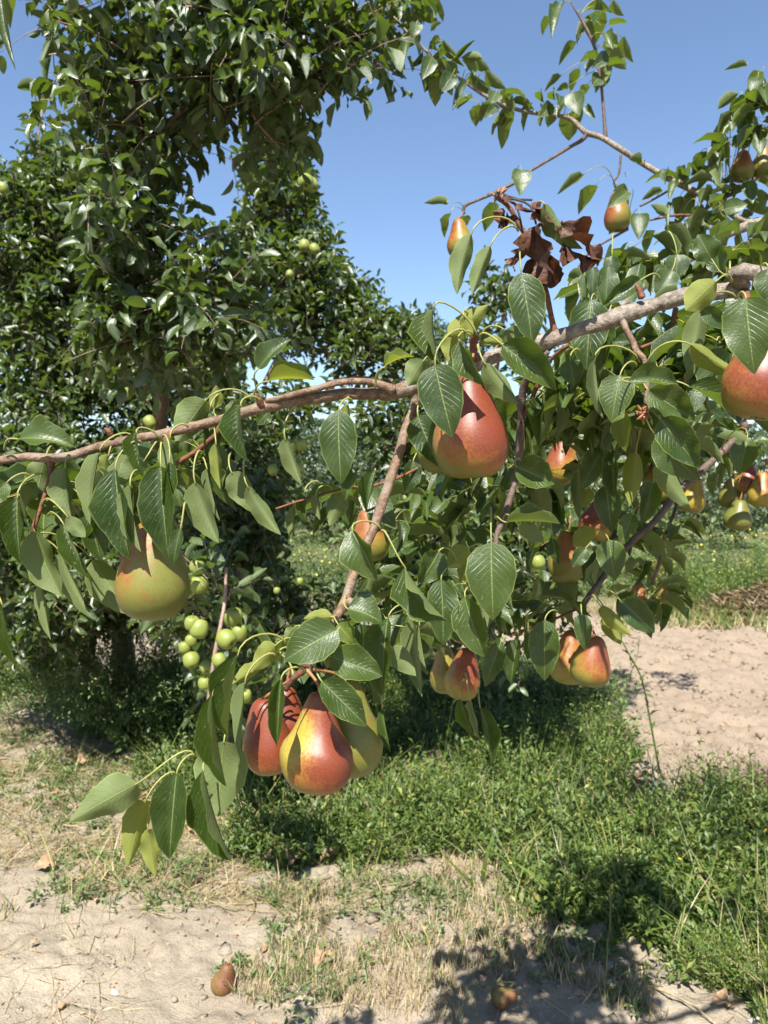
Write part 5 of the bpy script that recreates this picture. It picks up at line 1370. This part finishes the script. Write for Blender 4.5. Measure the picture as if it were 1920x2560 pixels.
for q in [(860, 24, 2.3, 3.2, "round orchard tree far behind the hanging leaf"), (700, 28, 2.4, 3.4, "round orchard tree far behind at the left of the gap"), (1330, 26, 2.2, 3.5, "round orchard tree far behind the middle leaves"), (1700, 30, 2.3, 4.0, "round orchard tree far behind the right hand pears"), (1950, 27, 2.1, 3.6, "round orchard tree far off at the right edge"), (300, 26, 2.5, 3.6, "round orchard tree far behind the left tree"),
    (560, 22, 2.4, 2.8, "far round tree seen under the bough left of the narrow hanging leaf"), (780, 21, 2.3, 2.6, "far round tree straight behind the flat hanging leaf"), (930, 20, 2.2, 2.6, "far round tree behind the lower end of the brown branch"), (1030, 22, 2.3, 3.0, "far round tree under the big red pear"), (1500, 21, 2.3, 3.2, "far round tree behind the right spur of leaves"), (1840, 19, 2.1, 2.8, "far round tree behind the right hand pear group")]:
    far_tree(q[0], q[1], q[2] * 1.45, q[3] * 1.4, q[4], 3400, 2)

# ------------------------------------------------------------------ ground plants
def poly_px(pl): return [tuple(G(*q)[:2]) for q in pl]
GREEN = poly_px([(330, 1790), (560, 1690), (1000, 1640), (1300, 1640), (1420, 1700), (1500, 1780), (1600, 1900), (1720, 2020), (1960, 2080), (2200, 2300), (2150, 2700), (1780, 2640), (1700, 2500), (1560, 2400), (1330, 2330), (1180, 2200), (1020, 2140), (800, 2120), (640, 2110), (480, 2060), (400, 1920)])
SPARSE = poly_px([(-400, 1660), (620, 1660), (700, 2050), (900, 2180), (1250, 2230), (1600, 2480), (1300, 2620), (1100, 2450), (700, 2420), (560, 2380), (330, 2290), (-100, 2220), (-400, 2100)])
DRY = poly_px([(700, 2120), (1250, 2180), (1560, 2350), (1600, 2560), (1240, 2560), (800, 2480), (640, 2230)])
DRYL = poly_px([(-500, 1760), (300, 1800), (560, 1900), (680, 2080), (950, 2180), (1000, 2360), (640, 2360), (330, 2260), (0, 2190), (-300, 2140)])

def scatter(poly, n, warp=.12):
    pa = np.array(poly); lo = pa.min(0); hi = pa.max(0)
    x = RNG.uniform(lo[0], hi[0], n); y = RNG.uniform(lo[1], hi[1], n)
    m = in_poly(x + warp * 2 * fbm(x * 2.3, y * 2.3), y + warp * 2 * fbm(x * 2.3 + 40, y * 2.3), poly)
    return x[m], y[m]

def weeds(name, x, y, hmin, hmax, K, L, W, mat, label, parent=None, org=None, up=1.0, spread=.7, droop=.1, hn=True, stemr=.0011, variants=V_SMALL, extra=None, s0=.1):
    n = len(x)
    b = on_ground(x, y, -.005)
    h = RNG.uniform(hmin, hmax, n)
    if hn: h = h * np.clip(.75 + 1.3 * fbm(x * 2.1 + 11, y * 2.1), .3, 1.6)
    az = RNG.uniform(0, 6.28, n)
    lean = np.stack([np.cos(az), np.sin(az), np.zeros(n)], -1) * RNG.uniform(0, spread, (n, 1))
    d0 = nrm(lean + UPV * up); d1 = lean * .35 - UPV * droop
    arr = sprig_leaves(b, d0, d1, h, K, L, W, out=.8, fwd=.55, droop=0, s0=s0, up=.9, lvar=.4)
    arr['base'][:, 2] = np.maximum(arr['base'][:, 2], hgt(arr['base'][:, 0], arr['base'][:, 1]) + .004)
    if extra: arr = extra(arr)
    V, Fs, uv, t = stuff_leaves(arr, variants)
    SV, SF, st = stems_mesh(b, d0, d1, h, np.full(n, stemr), 3, 3)
    V2, F2 = join_arrays([(V, Fs), (SV, SF)])
    org = np.array([0, 0, 0.]) if org is None else org
    me = mesh_np(name, V2 - org, F2, attrs={'tint': np.concatenate([t, st])})
    o = link(name, me, mat, parent, loc=(0, 0, 0)); o['kind'] = 'stuff'
    if parent is None: tag(o, label, "plants")
    return o

def far_weight(y, n0=2.2):  # thin out with distance
    return RNG.random(len(y)) < np.clip(n0 / y, 0.15, 1)

x, y = scatter(GREEN, 26000, .25)
k = far_weight(y, 3.3); x, y = x[k], y[k]
k = fbm(x * 3.4 + 5, y * 3.4) > -.10; x, y = x[k], y[k]
weeds("ground_cover", x, y, .07, .30, 10, .030, .012, M_WEED, "low leafy green weeds matted over the soil in the middle and right")
x, y = scatter(GREEN, 6500, .2)
k = fbm(x * 2.2 + 15, y * 2.2) > -.12; x, y = x[k], y[k]
weeds("clover", x, y, .06, .28, 9, .038, .021, M_BLUEWEED, "rounder leaved grey green weeds mixed through the mat", spread=1.0)
x, y = scatter(SPARSE, 22000, .3)
k = (fbm(x * 3.1, y * 3.1) > -.12) & (fbm(x * 9, y * 9) > -.1); x, y = x[k], y[k]
weeds("sparse_weeds", x, y, .03, .14, 8, .026, .011, M_BLUEWEED, "thin creeping weeds over the pale sand on the left", spread=1.6, up=.6)

def blades(name, x, y, hmin, hmax, w, mat, label, spread=.6, droop=.35, lie=False):
    n = len(x)
    b = on_ground(x, y, .0)
    az = RNG.uniform(0, 6.28, n)
    out = np.stack([np.cos(az), np.sin(az), np.zeros(n)], -1)
    h = RNG.uniform(hmin, hmax, n)
    seg = 4; s = np.linspace(0, 1, seg + 1)
    sp = RNG.uniform(.1, spread, n)[:, None]
    d0 = nrm(out * sp + UPV * (.12 if lie else 1)); d1 = out * .4 * sp - UPV * (0.02 if lie else droop * RNG.uniform(.1, 1, (n, 1)))
    Pn = b[:, None] + (d0[:, None] * s[None, :, None] + d1[:, None] * (s ** 2)[None, :, None]) * h[:, None, None]
    zz = hgt(Pn[..., 0], Pn[..., 1]) + .002
    Pn[..., 2] = np.maximum(Pn[..., 2], zz)
    side = nrm(np.cross(out, UPV) + RNG.normal(0, .3, (n, 3)))
    ww = (w * RNG.uniform(.6, 1.3, n))[:, None] * (1 - s ** 2 * .92)[None] * .5
    V = np.stack([Pn - side[:, None] * ww[..., None], Pn + side[:, None] * ww[..., None]], 2)
    m = (seg + 1) * 2
    i = np.arange(seg) * 2
    f = np.stack([i, i + 1, i + 3, i + 2], -1)
    Fq = (f[None] + (np.arange(n) * m)[:, None, None]).reshape(-1, 4)
    o = link(name, mesh_np(name, V.reshape(-1, 3), [Fq], attrs={'tint': np.repeat(RNG.random(n), m)}), mat)
    tag(o, label, "grass", kind='stuff')
    return o

x, y = scatter(GREEN, 10000, .2)
k = far_weight(y, 2.8); x, y = x[k], y[k]
blades("grass", x, y, .08, .40, .0060, M_GRASS, "green grass blades standing through the weed mat", 1.0)
x, y = scatter(DRY, 12000, .3)
k = fbm(x * 4 + 9, y * 4) > -.02; x, y = x[k], y[k]
blades("dry_grass", x, y, .015, .08, .0032, M_DRYGRASS, "upright stubble of dry grass in the lower middle", .5, .2)
x, y = scatter(DRYL, 40000, .3)
k = fbm(x * 4, y * 4) > -.16; x, y = x[k], y[k]
blades("dead_grass", x, y, .03, .17, .0036, M_DRYGRASS, "tangled dead grass lying over the sand on the left", 1.4, .5, lie=True)
x, y = scatter(poly_px([(-900, 1600), (2600, 1600), (2900, 2620), (-900, 2620)]), 26000, 0)
k = (tilled(x, y) < .5) & (fbm(x * 2.2 + 3, y * 2.2) > -.15 + (y < 2.75) * .2); x, y = x[k], y[k]
blades("plant_litter", x, y, .02, .12, .0032, M_STRAW, "straw coloured plant litter strewn on the ground", 1.6, .5, lie=True)
x, y = scatter(SPARSE, 2400, .3)
blades("creeping_grass", x, y, .10, .28, .004, M_GRASS, "long green grass runners creeping over the sand", 1.5, .7)

x, y = scatter(GREEN, 2600, .2)
blades("dry_stalks", x, y, .10, .34, .0045, M_DRYGRASS, "dry straw stalks standing among the green weeds", .9, .3)
x, y = scatter(GREEN, 2300, .25)
k = fbm(x * 2.4 + 8, y * 2.4) > -.1; x, y = x[k], y[k]
weeds("tall_sprigs", x, y, .16, .42, 14, .044, .018, M_WEED, "taller ragged weed sprigs rising out of the mat", up=1.2, spread=.8, stemr=.0016)
x, y = scatter(poly_px([(300, 1950), (1900, 2000), (1900, 2620), (-300, 2620), (-300, 2100)]), 2600, .1)
k = fbm(x * 3 + 2, y * 3) > -.1; x, y = x[k], y[k]; n = len(x)
arr = dict(base=on_ground(x, y, .006), Y=nrm(RNG.normal(0, 1, (n, 3)) * np.array([1, 1, .25])), N=RNG.normal(0, .4, (n, 3)) + UPV, L=RNG.uniform(.006, .022, n), W=RNG.uniform(.004, .012, n))
o = add_stuff("leaf_litter", arr, V_SMALL, M_DRYLEAF, None, np.array([0, 0, 0.])); tag(o, "tiny crumbled bits of dry leaves on the soil", "litter")
# soil clods and grit
def ico():
    t = (1 + 5 ** .5) / 2
    V = np.array([(-1, t, 0), (1, t, 0), (-1, -t, 0), (1, -t, 0), (0, -1, t), (0, 1, t), (0, -1, -t), (0, 1, -t), (t, 0, -1), (t, 0, 1), (-t, 0, -1), (-t, 0, 1)], float)
    Fc = np.array([(0, 11, 5), (0, 5, 1), (0, 1, 7), (0, 7, 10), (0, 10, 11), (1, 5, 9), (5, 11, 4), (11, 10, 2), (10, 7, 6), (7, 1, 8), (3, 9, 4), (3, 4, 2), (3, 2, 6), (3, 6, 8), (3, 8, 9), (4, 9, 5), (2, 4, 11), (6, 2, 10), (8, 6, 7), (9, 8, 1)])
    return nrm(V), Fc
IV, IF = ico()
def lumps(name, x, y, smin, smax, mat, label, flat=.6, tilledv=0.0):
    n = len(x)
    s = smin + (smax - smin) * RNG.random(n) ** 3
    q = IV[None] * (1 + RNG.uniform(-.55, .5, (n, 12, 1))) * s[:, None, None]
    q[..., 2] *= flat
    az = RNG.uniform(0, 6.28, n); c, s2 = np.cos(az)[:, None], np.sin(az)[:, None]
    X = q[..., 0] * c - q[..., 1] * s2 * .8; Y = q[..., 0] * s2 + q[..., 1] * c * .8
    V = np.stack([X, Y, q[..., 2]], -1) + on_ground(x, y, 0)[:, None] + np.array([0, 0, 1]) * (s * flat * .05)[:, None, None]
    Fc = (IF[None] + (np.arange(n) * 12)[:, None, None]).reshape(-1, 3)
    o = link(name, mesh_np(name, V.reshape(-1, 3), [Fc], attrs={'tilled': np.full(n * 12, tilledv)}, smooth=False), mat)
    tag(o, label, "soil", kind='stuff')
x, y = scatter(TILL, 9000, .1)
lumps("soil_clods", x, y, .006, .045, M_SOIL, "loose clods of the tilled earth on the right", .55, 1.0)
x, y = scatter(poly_px([(-900, 1650), (2400, 1700), (2600, 2620), (-900, 2620)]), 7000, 0)
x2, y2 = scatter(poly_px([(500, 2120), (1300, 2200), (1700, 2620), (500, 2620)]), 900, .2)
k = fbm(x2 * 3, y2 * 3) > 0; lumps("soil_lumps", x2[k], y2[k], .006, .030, M_SOIL, "broken lumps of crusted soil in the lower middle", .4)
lumps("soil_crumbs", x, y, .003, .016, M_SOIL, "small crumbs of pale sandy soil", .6)

# ------------------------------------------------------------------ single plants
def weed_bush(px, py, rx, ry, hh, label, n, mat, K, L, W, flowers=None, nf=0, group=None, name="weed_bush", up=1.3, spread=.8, fz=(.6, 1.0)):
    c = G(px, py)
    org = np.array([c[0], c[1], float(hgt(c[0], c[1]))])
    root = empty(name, org, label, "weed", group)
    a = RNG.uniform(0, 6.28, n); r_ = RNG.random(n) ** .5
    x = c[0] + np.cos(a) * r_ * rx; y = c[1] + np.sin(a) * r_ * ry
    o = weeds("leafy_stems", x, y, hh * .55, hh, K, L, W, mat, None, root, org, up=up, spread=spread, hn=False)
    if flowers:
        a = RNG.uniform(0, 6.28, nf); r_ = RNG.random(nf) ** .5
        b = np.stack([c[0] + np.cos(a) * r_ * rx, c[1] + np.sin(a) * r_ * ry, hh * RNG.uniform(*fz, nf)], -1)
        P5 = []
        for t in range(5):
            an = t * 1.2566 + RNG.uniform(0, 1, nf)
            P5.append(dict(base=b, Y=np.stack([np.cos(an), np.sin(an) - .4, np.full(nf, .5)], -1), N=np.tile(UPV, (nf, 1)), L=np.full(nf, .007), W=np.full(nf, .006)))
        add_stuff("flowers", cat(*P5), V_TINY, flowers, root, org)
    return root

weed_bush(345, 1845, .36, .20, .92, "dense fine leaved grey green bush under the left apple tree", 620, M_BLUEWEED, 34, .028, .013, M_PURPLE, 14, up=.9, spread=1.1)
weed_bush(775, 1760, .38, .30, 1.15, "upright bushy weed with small purple flowers right of the apples", 480, M_WEED, 34, .030, .012, M_PURPLE, 34, up=1.0, spread=1.0)
weed_bush(70, 1740, .6, .25, .6, "dark low weed clump at the left foot of the apple tree", 420, M_WEED, 18, .028, .013)
weed_bush(540, 1830, .34, .2, .34, "short grey green weed patch below the apple cluster", 260, M_BLUEWEED, 14, .030, .012)
weed_bush(1010, 1800, .34, .2, .34, "fresh green feathery weed below the pear cluster", 260, M_WEED, 22, .022, .007)
weed_bush(1450, 1790, .3, .2, .40, "broad leaved weed patch below the low right pears", 200, M_BLUEWEED, 13, .034, .017)
weed_bush(1210, 1770, .40, .22, .42, "mixed leafy weeds under the low middle pears", 260, M_BLUEWEED, 14, .030, .014)
weed_bush(1850, 2440, .16, .12, .18, "fresh green feathery weed at the lower right edge", 150, M_GRASS, 22, .018, .006)
weed_bush(1800, 2130, .5, .2, .18, "tangle of broad green weeds beneath the brown dead bush", 260, M_WEED, 12, .034, .018)
weed_bush(1650, 2250, .45, .2, .18, "shaded patch of broad leaved weeds in the lower right", 260, M_WEED, 12, .034, .018)
weed_bush(900, 1990, .35, .2, .18, "sunlit patch of mixed weeds straight below the pear cluster", 220, M_BLUEWEED, 12, .026, .014)

# tall single stems of weed
def tall_stem(path, d, r, n, L, W, label, mat=M_WEED, name="tall_weed"):
    pts = [P(a, b, dd) for (a, b), dd in zip(path, d)]
    g0 = pts[0]; g0[2] = hgt(g0[0], g0[1])
    root = empty(name, g0, label, "weed", "single tall weeds")
    c = catmull(pts, 16)
    V, Fs = tube_arrays(c, np.linspace(r, r * .4, 16), 5)
    link("stalk", mesh_np("stalk", V - g0, Fs, attrs={'tint': np.full(len(V), .5)}), mat, root)
    s = RNG.uniform(.1, 1, n); idx = s * 15; i0 = np.minimum(idx.astype(int), 14); f = (idx - i0)[:, None]
    b = c[i0] * (1 - f) + c[i0 + 1] * f
    az = RNG.uniform(0, 6.28, n); out = np.stack([np.cos(az), np.sin(az), RNG.uniform(-.2, .8, n)], -1)
    ll = L * RNG.uniform(.5, 1.2, n)
    arr = dict(base=b, Y=nrm(out), N=np.tile(UPV, (n, 1)) + RNG.normal(0, .3, (n, 3)), L=ll, W=ll * W / L)
    leaf_parts(arr, range(n), V_SMALL, mat, root, g0)
tall_stem([(1650, 1880), (1625, 1800), (1605, 1700), (1570, 1630), (1530, 1560)], [4.0, 3.95, 3.9, 3.85, 3.8], .006, 34, .05, .018, "tall bare weed stem standing before the tilled soil, bent to the left")
tall_stem([(1540, 1820), (1560, 1740), (1590, 1650), (1600, 1590)], [3.9, 3.9, 3.9, 3.9], .003, 26, .035, .012, "thin branching weed stem left of the tall bent one")
tall_stem([(540, 1830), (470, 1790), (420, 1740), (410, 1700)], [3.6, 3.6, 3.6, 3.6], .003, 24, .045, .018, "leafy weed sprig rising at the sand's edge below the apples", M_BLUEWEED)
tall_stem([(1690, 1980), (1700, 1900), (1730, 1800), (1745, 1760)], [3.5, 3.5, 3.5, 3.5], .002, 12, .02, .006, "wiry dry stem between the weeds and the tilled soil", M_DRYGRASS)

# broad grass blades as a clump
def blade_clump(specs, label, name="grass_tuft"):
    b0 = P(*specs[0][0]); g0 = np.array([b0[0], b0[1], float(hgt(b0[0], b0[1]))])
    root = empty(name, g0, label, "grass", "broad bladed grass tufts")
    for sp, w in [(s[:-1], s[-1]) for s in specs]:
        c = catmull([P(*q) for q in sp], 9); c[0, 2] = min(c[0, 2], g0[2] + .01)
        T = nrm(np.gradient(c, axis=0)); side = nrm(np.cross(T, np.array([.2, -1, .3])))
        s = np.linspace(0, 1, 9); ww = w * (1 - s ** 2.2 * .95) * .5
        V = np.stack([c - side * ww[:, None], c + CF * .0008 - UPV * ww[:, None] * .3, c + side * ww[:, None]], 1).reshape(-1, 3)
        i = np.arange(8) * 3
        Fq = np.concatenate([np.stack([i, i + 1, i + 4, i + 3], -1), np.stack([i + 1, i + 2, i + 5, i + 4], -1)])
        link("blade", mesh_np("blade", V - g0, [Fq], attrs={'tint': np.full(len(V), random.random() * .7)}), M_GRASS, root)
blade_clump([((1200, 2290, 2.95), (1203, 2220, 2.9), (1215, 2150, 2.85), (1232, 2080, 2.85), .022), ((1200, 2290, 2.95), (1190, 2230, 2.9), (1150, 2180, 2.85), (1100, 2130, 2.8), .014), ((1195, 2290, 2.95), (1210, 2245, 2.8), (1235, 2240, 2.7), (1245, 2320, 2.65), .012), ((1200, 2290, 2.95), (1180, 2200, 2.9), (1175, 2150, 2.9), .012)],
            "tall broad grass blade standing up in the lower middle")
blade_clump([((1460, 2310, 2.75), (1400, 2240, 2.75), (1340, 2190, 2.75), (1275, 2150, 2.75), .020), ((1460, 2310, 2.75), (1430, 2230, 2.75), (1395, 2180, 2.8), .010)],
            "long broad grass blade leaning left in the shade of the weeds")
blade_clump([((700, 2180, 3.1), (697, 2140, 3.1), (690, 2110, 3.1), .02), ((700, 2180, 3.1), (720, 2140, 3.1), (735, 2120, 3.1), .012), ((700, 2180, 3.1), (670, 2150, 3.1), (650, 2140, 3.1), .010)], "short broad grass tuft below the hanging leaves")

# brown dried bush on the right
c = G(1880, 2010); org = np.array([c[0], c[1], float(hgt(c[0], c[1]))])
root = empty("dead_bush", org, "brown dried up weed bush lying at the right edge by the tilled soil", "bush")
n = 210
a = RNG.uniform(0, 6.28, n); r_ = RNG.random(n) ** .5
weeds("dry_stems", c[0] + .12 + np.cos(a) * r_ * .42, c[1] + np.sin(a) * r_ * .22, .12, .36, 22, .015, .008, M_DRYWEED, None, root, org, up=.8, spread=1.1, hn=False, droop=.2)

# straw heap and far weeds
c = G(1880, 1560)
nx_, ny_ = 40, 24
gx, gy = np.meshgrid(np.linspace(-1, 1, nx_), np.linspace(-1, 1, ny_), indexing='xy')
rr = np.sqrt(gx ** 2 + gy ** 2)
hx = c[0] + .55 + gx * 1.0; hy = c[1] + .3 + gy * .6
hz = hgt(hx, hy) - .03 + .36 * np.clip(1 - rr, 0, 1) ** .8 * (1 + .5 * fbm(gx * 4, gy * 4))
i = np.arange(ny_ - 1)[:, None] * nx_; j = np.arange(nx_ - 1)[None]
Fh = np.stack([i + j, i + j + 1, i + nx_ + j + 1, i + nx_ + j], -1).reshape(-1, 4)
org = np.array([c[0] + .55, c[1] + .3, 0.])
root = empty("straw_heap", org, "heap of dry straw at the far right edge of the tilled soil", "straw heap")
link("core", mesh_np("core", np.stack([hx, hy, hz], -1).reshape(-1, 3) - org, [Fh]), M_STRAW, root)
n = 2600
a = RNG.uniform(0, 6.28, n); r_ = RNG.random(n) ** .5
sx = org[0] + np.cos(a) * r_ * 1.0; sy = org[1] + np.sin(a) * r_ * .6
sz = .36 * np.clip(1 - r_, 0, 1) ** .8 + RNG.uniform(0, .05, n)
arr = dict(base=np.stack([sx, sy, sz], -1), Y=nrm(RNG.normal(0, 1, (n, 3)) * np.array([1, .6, .35])), N=RNG.normal(0, .5, (n, 3)) + UPV, L=RNG.uniform(.08, .3, n), W=np.full(n, .008))
add_stuff("straw", arr, V_TINY, M_STRAW, root, org)

def rect(x0, x1, y0, y1, n): return RNG.uniform(x0, x1, n), RNG.uniform(y0, y1, n)
x, y = rect(-3.5, 7.5, 9.6, 13.5, 3000)
k = ~((x < 4.6) & (y < 10.3)); x, y = x[k], y[k]
weeds("tall_weed_thicket", x, y, .35, .95, 13, .07, .030, M_BLUEWEED, "belt of tall flowering weeds beyond the tilled soil", up=1.2, spread=.6, stemr=.004)
x, y = rect(3.6, 7.5, 9.0, 11.5, 1100)
weeds("tall_weed_thicket", x, y, .5, 1.1, 12, .06, .028, M_WEED, "thick bright green weeds at the far right of the field", up=1.2, spread=.5, stemr=.004)
nf = 420
b = np.stack([RNG.uniform(-2, 7, nf), RNG.uniform(9.0, 12.5, nf), RNG.uniform(.3, .95, nf)], -1)
arr = dict(base=b, Y=nrm(RNG.normal(0, 1, (nf, 3))), N=RNG.normal(0, 1, (nf, 3)) + UPV, L=np.full(nf, .03), W=np.full(nf, .03))
o = add_stuff("yellow_flowers", arr, V_TINY, M_YELLOW, None, np.array([0, 0, 0.])); tag(o, "small yellow flowers on the tall weeds beyond the field", "flowers")
x, y = rect(3.0, 7.5, 8.0, 9.4, 3800)
blades("verge_grass", x, y, .10, .32, .012, M_GRASS, "strip of pale green grass along the far edge of the tilled soil", .6, .3)
x, y = rect(-40, 45, 15, 45, 4200)
weeds("far_scrub", x, y, .4, .9, 6, .22, .12, M_BLUEWEED, "far scrub and weeds fading toward the horizon", up=1.2, spread=.5, stemr=.01)
x, y = rect(2.4, 7.5, 7.9, 9.6, 3200)
blades("verge_straw", x, y, .08, .26, .012, M_DRYGRASS, "dry straw grass mixed into the strip along the tilled soil", .9, .4)
# flowers in the near weeds
def dots(x, y, z, s, mat, label, name):
    n = len(x); P5 = []
    b = on_ground(x, y, 0) + np.stack([0 * x, 0 * x, z], -1)
    for t in range(5):
        an = t * 1.2566 + RNG.uniform(0, 1, n)
        P5.append(dict(base=b, Y=np.stack([np.cos(an), np.sin(an), np.full(n, .3)], -1), N=np.tile(UPV, (n, 1)), L=np.full(n, s), W=np.full(n, s * .8)))
    o = add_stuff(name, cat(*P5), V_TINY, mat, None, np.array([0, 0, 0.])); tag(o, label, "flowers")
x, y = scatter(GREEN, 110, .1); dots(x, y, RNG.uniform(.10, .18, len(x)), .008, M_YELLOW, "tiny yellow flowers dotted in the green weed mat", "small_yellow_flowers")
x, y = scatter(poly_px([(150, 1780), (480, 1800), (450, 1950), (100, 1930)]), 26, .1); dots(x, y, RNG.uniform(.02, .06, len(x)), .008, M_PURPLE, "tiny purple flowers near the fallen yellow apple", "small_purple_flowers")

# ------------------------------------------------------------------ fallen things
def fallen_leaf(px, py, Lp, rot, label=None, mat=None, group="dry leaves fallen on the ground", seed=0, name="fallen_leaf", lift=.01):
    g = G(px, py); d = np.linalg.norm(g - CAM)
    L = Lp * d / F
    z = float(hgt(g[0], g[1])) + lift
    V, Fq, uv = leaf_template(8, 2, .6, .75, 25, 70, .3, .4, 40, .2, seed, .1)
    a = R(rot); T = np.array([math.cos(a), math.sin(a), .25]); N = np.array([.1, -.3, 1.])
    X, Y, N = frame(T[None], N[None])
    Vw = X * (V[:, 0:1] * L * .62) + Y * (V[:, 1:2] * L) + N * (V[:, 2:3] * L)
    o = link(name, mesh_np(name, Vw, [Fq], uv), mat or M_DRYLEAF, None, loc=(g[0], g[1], z))
    tag(o, label, "leaf", group)
FL = [(140, 2175, 44, 200, "pale tan fallen leaf standing on the sand at the left"), (300, 2160, 34, 30, "orange fallen leaf below the hanging leaf tips"), (225, 1925, 36, 240, "rusty upright fallen leaf left of the pale hanging leaf"), (490, 2105, 46, 130, "pinkish fallen leaf just below the leaf tips"),
      (740, 2150, 62, 260, "long pale grey fallen leaf in front of the dark hollow"), (800, 2160, 48, 10, "reddish fallen leaf in the dark hollow"), (785, 2425, 48, 20, "curled tan fallen leaf on the sand in the lower middle"), (545, 2030, 60, 60, "pale strip of fallen leaf beside the weeds"),
      (1120, 1935, 70, 160, "pale brown fallen leaf lying on the weeds in the middle"), (1555, 1995, 60, 10, "beige fallen leaf on the weeds at centre right"), (1590, 1960, 46, 330, "narrow tan fallen leaf right in the weeds"), (1830, 2525, 44, 180, "round beige fallen leaf at the bottom right"),
      (75, 2405, 18, 60, "tiny brown fallen leaf on bare sand at the left"), (140, 2540, 26, 20, "small brown fallen leaf at the bottom left"), (655, 2395, 24, 70, "small rusty fallen leaf on sand left of the curled one"), (830, 2520, 30, 40, "dark green fallen leaf at the bottom middle")]
for n_, q in enumerate(FL):
    fallen_leaf(*q, seed=n_, mat=M_PEARLEAF if 'green' in q[4] else None)
x, y = scatter(SPARSE, 130, 0)
for n_ in range(min(70, len(x))):
    px_, py_, _ = proj(np.array([x[n_], y[n_], 0.]))
    if py_ < 2600 and 0 < px_ < 1920:
        fallen_leaf(px_, py_, 12 + 10 * random.random(), random.uniform(0, 360), "small crumpled scrap of dry leaf lying on the pale soil", seed=n_, group="scraps of dry leaf on the soil", name="leaf_scrap", lift=.004)

def ground_fruit(kind, px, py, w, label, tilt):
    g = G(px, py); d = float((g - CAM) @ CF)
    W = w * d / F
    if kind == 'apple':
        apple(0, 0, w, d, label, -60, tilt, group="fallen fruit", loc=np.array([g[0], g[1], hgt(g[0], g[1]) + W * .42]))
    else:
        q = g.copy(); q[2] = hgt(g[0], g[1]) + W * .45
        px_, py_, dd = proj(q)
        pear(px_, py_, w, w * 1.25, dd, label, .8, tilt, .35, -60, .3, .3, mat=M_ROT, seed=40, group="fallen fruit")
ground_fruit('apple', 290, 1868, 42, "yellow fallen apple on the sand at the left", 20)
ground_fruit('pear', 562, 2478, 62, "fallen yellow and brown pear among dry stems at the bottom", 15)
ground_fruit('pear', 1262, 2520, 54, "brown fallen pear in the shade at the bottom right", 80)

# sticks
def stick(p0, p1, r, label, mat=M_STRAW):
    a = G(*p0); b = G(*p1)
    pts = []
    for t in np.linspace(0, 1, 6):
        q = a * (1 - t) + b * t; q[2] = hgt(q[0], q[1]) + .008 + .01 * math.sin(t * 5 + r * 900); pts.append(q)
    V, Fs = tube_arrays(pts, np.linspace(r, r * .5, 6), 5, .2, 14)
    o = link("stick", mesh_np("stick", V - pts[0], Fs), mat, None, loc=pts[0]); tag(o, label, "stick", "dry sticks on the ground")
for q in [((700, 2395), (765, 2445), .004, "short pale stick left of the curled leaf"), ((735, 2495), (905, 2425), .004, "long straight pale stick across the lower middle sand"), ((1560, 2440), (1790, 2560), .005, "long stick crossing the shade at the lower right"), ((1420, 2495), (1620, 2420), .004, "thin yellow stick in the shade at the lower right"),
          ((150, 2370), (230, 2400), .002, "thin dark stick on bare sand at the left"), ((305, 2395), (325, 2435), .0025, "short stick stub on bare sand at the left"), ((250, 2500), (320, 2520), .002, "thin grey stick at the lower left"), ((1650, 2020), (1920, 2080), .006, "pale stick lying in front of the dead bush"), ((420, 2120), (560, 2130), .003, "grey stick below the hanging leaves"), ((30, 2290), (45, 2235), .003, "short dark stick at the left edge")]:
    stick(*q[:3], q[3])
# stones
def stone(px, py, w, label, mat=M_STONE, seed=0):
    g = G(px, py); d = np.linalg.norm(g - CAM); s = w * d / F * .5
    V0, F0 = IV, IF
    # subdivide once
    E = {}; V1 = list(V0); F1 = []
    def mid(a, b):
        k = (min(a, b), max(a, b))
        if k not in E:
            E[k] = len(V1); V1.append(nrm((V1[a] + V1[b]) / 2))
        return E[k]
    for a, b, c in F0:
        ab, bc, ca = mid(a, b), mid(b, c), mid(c, a)
        F1 += [(a, ab, ca), (b, bc, ab), (c, ca, bc), (ab, bc, ca)]
    V = np.array(V1); V = V * (1 + 1.1 * vnoise(V[:, 0] * 1.7 + seed, V[:, 1] * 1.7 + V[:, 2] * 2.1 + seed))[:, None] * s * np.array([1, .8, .45])
    o = link("stone", mesh_np("stone", V, [np.array(F1)], smooth=False), mat, None, loc=(g[0], g[1], float(hgt(g[0], g[1])) + s * .12)); tag(o, label, "stone", "stones on the soil")
x = np.array([0.])
for n_, q in enumerate([(288, 2482, 17, "small white stone on bare sand at the lower left", M_WHITE), (1900, 2545, 46, "white stone at the bottom right corner", M_WHITE), (1600, 2530, 26, "beige stone in the shade at the bottom", M_STONE), (660, 2205, 70, "pale lump of earth below the weeds, left one", M_SOIL), (790, 2185, 80, "pale lump of earth in front of the dark hollow", M_SOIL), (505, 2130, 40, "pale lump of earth under the hanging leaf tips", M_SOIL), (1530, 2470, 40, "grey stone in the dappled shade", M_STONE)]):
    stone(*q, seed=n_)

print("leaves", hero_count[0], NA, NB, NC, "tris", sum(len(o.data.polygons) for o in SC.objects if o.type == 'MESH'))
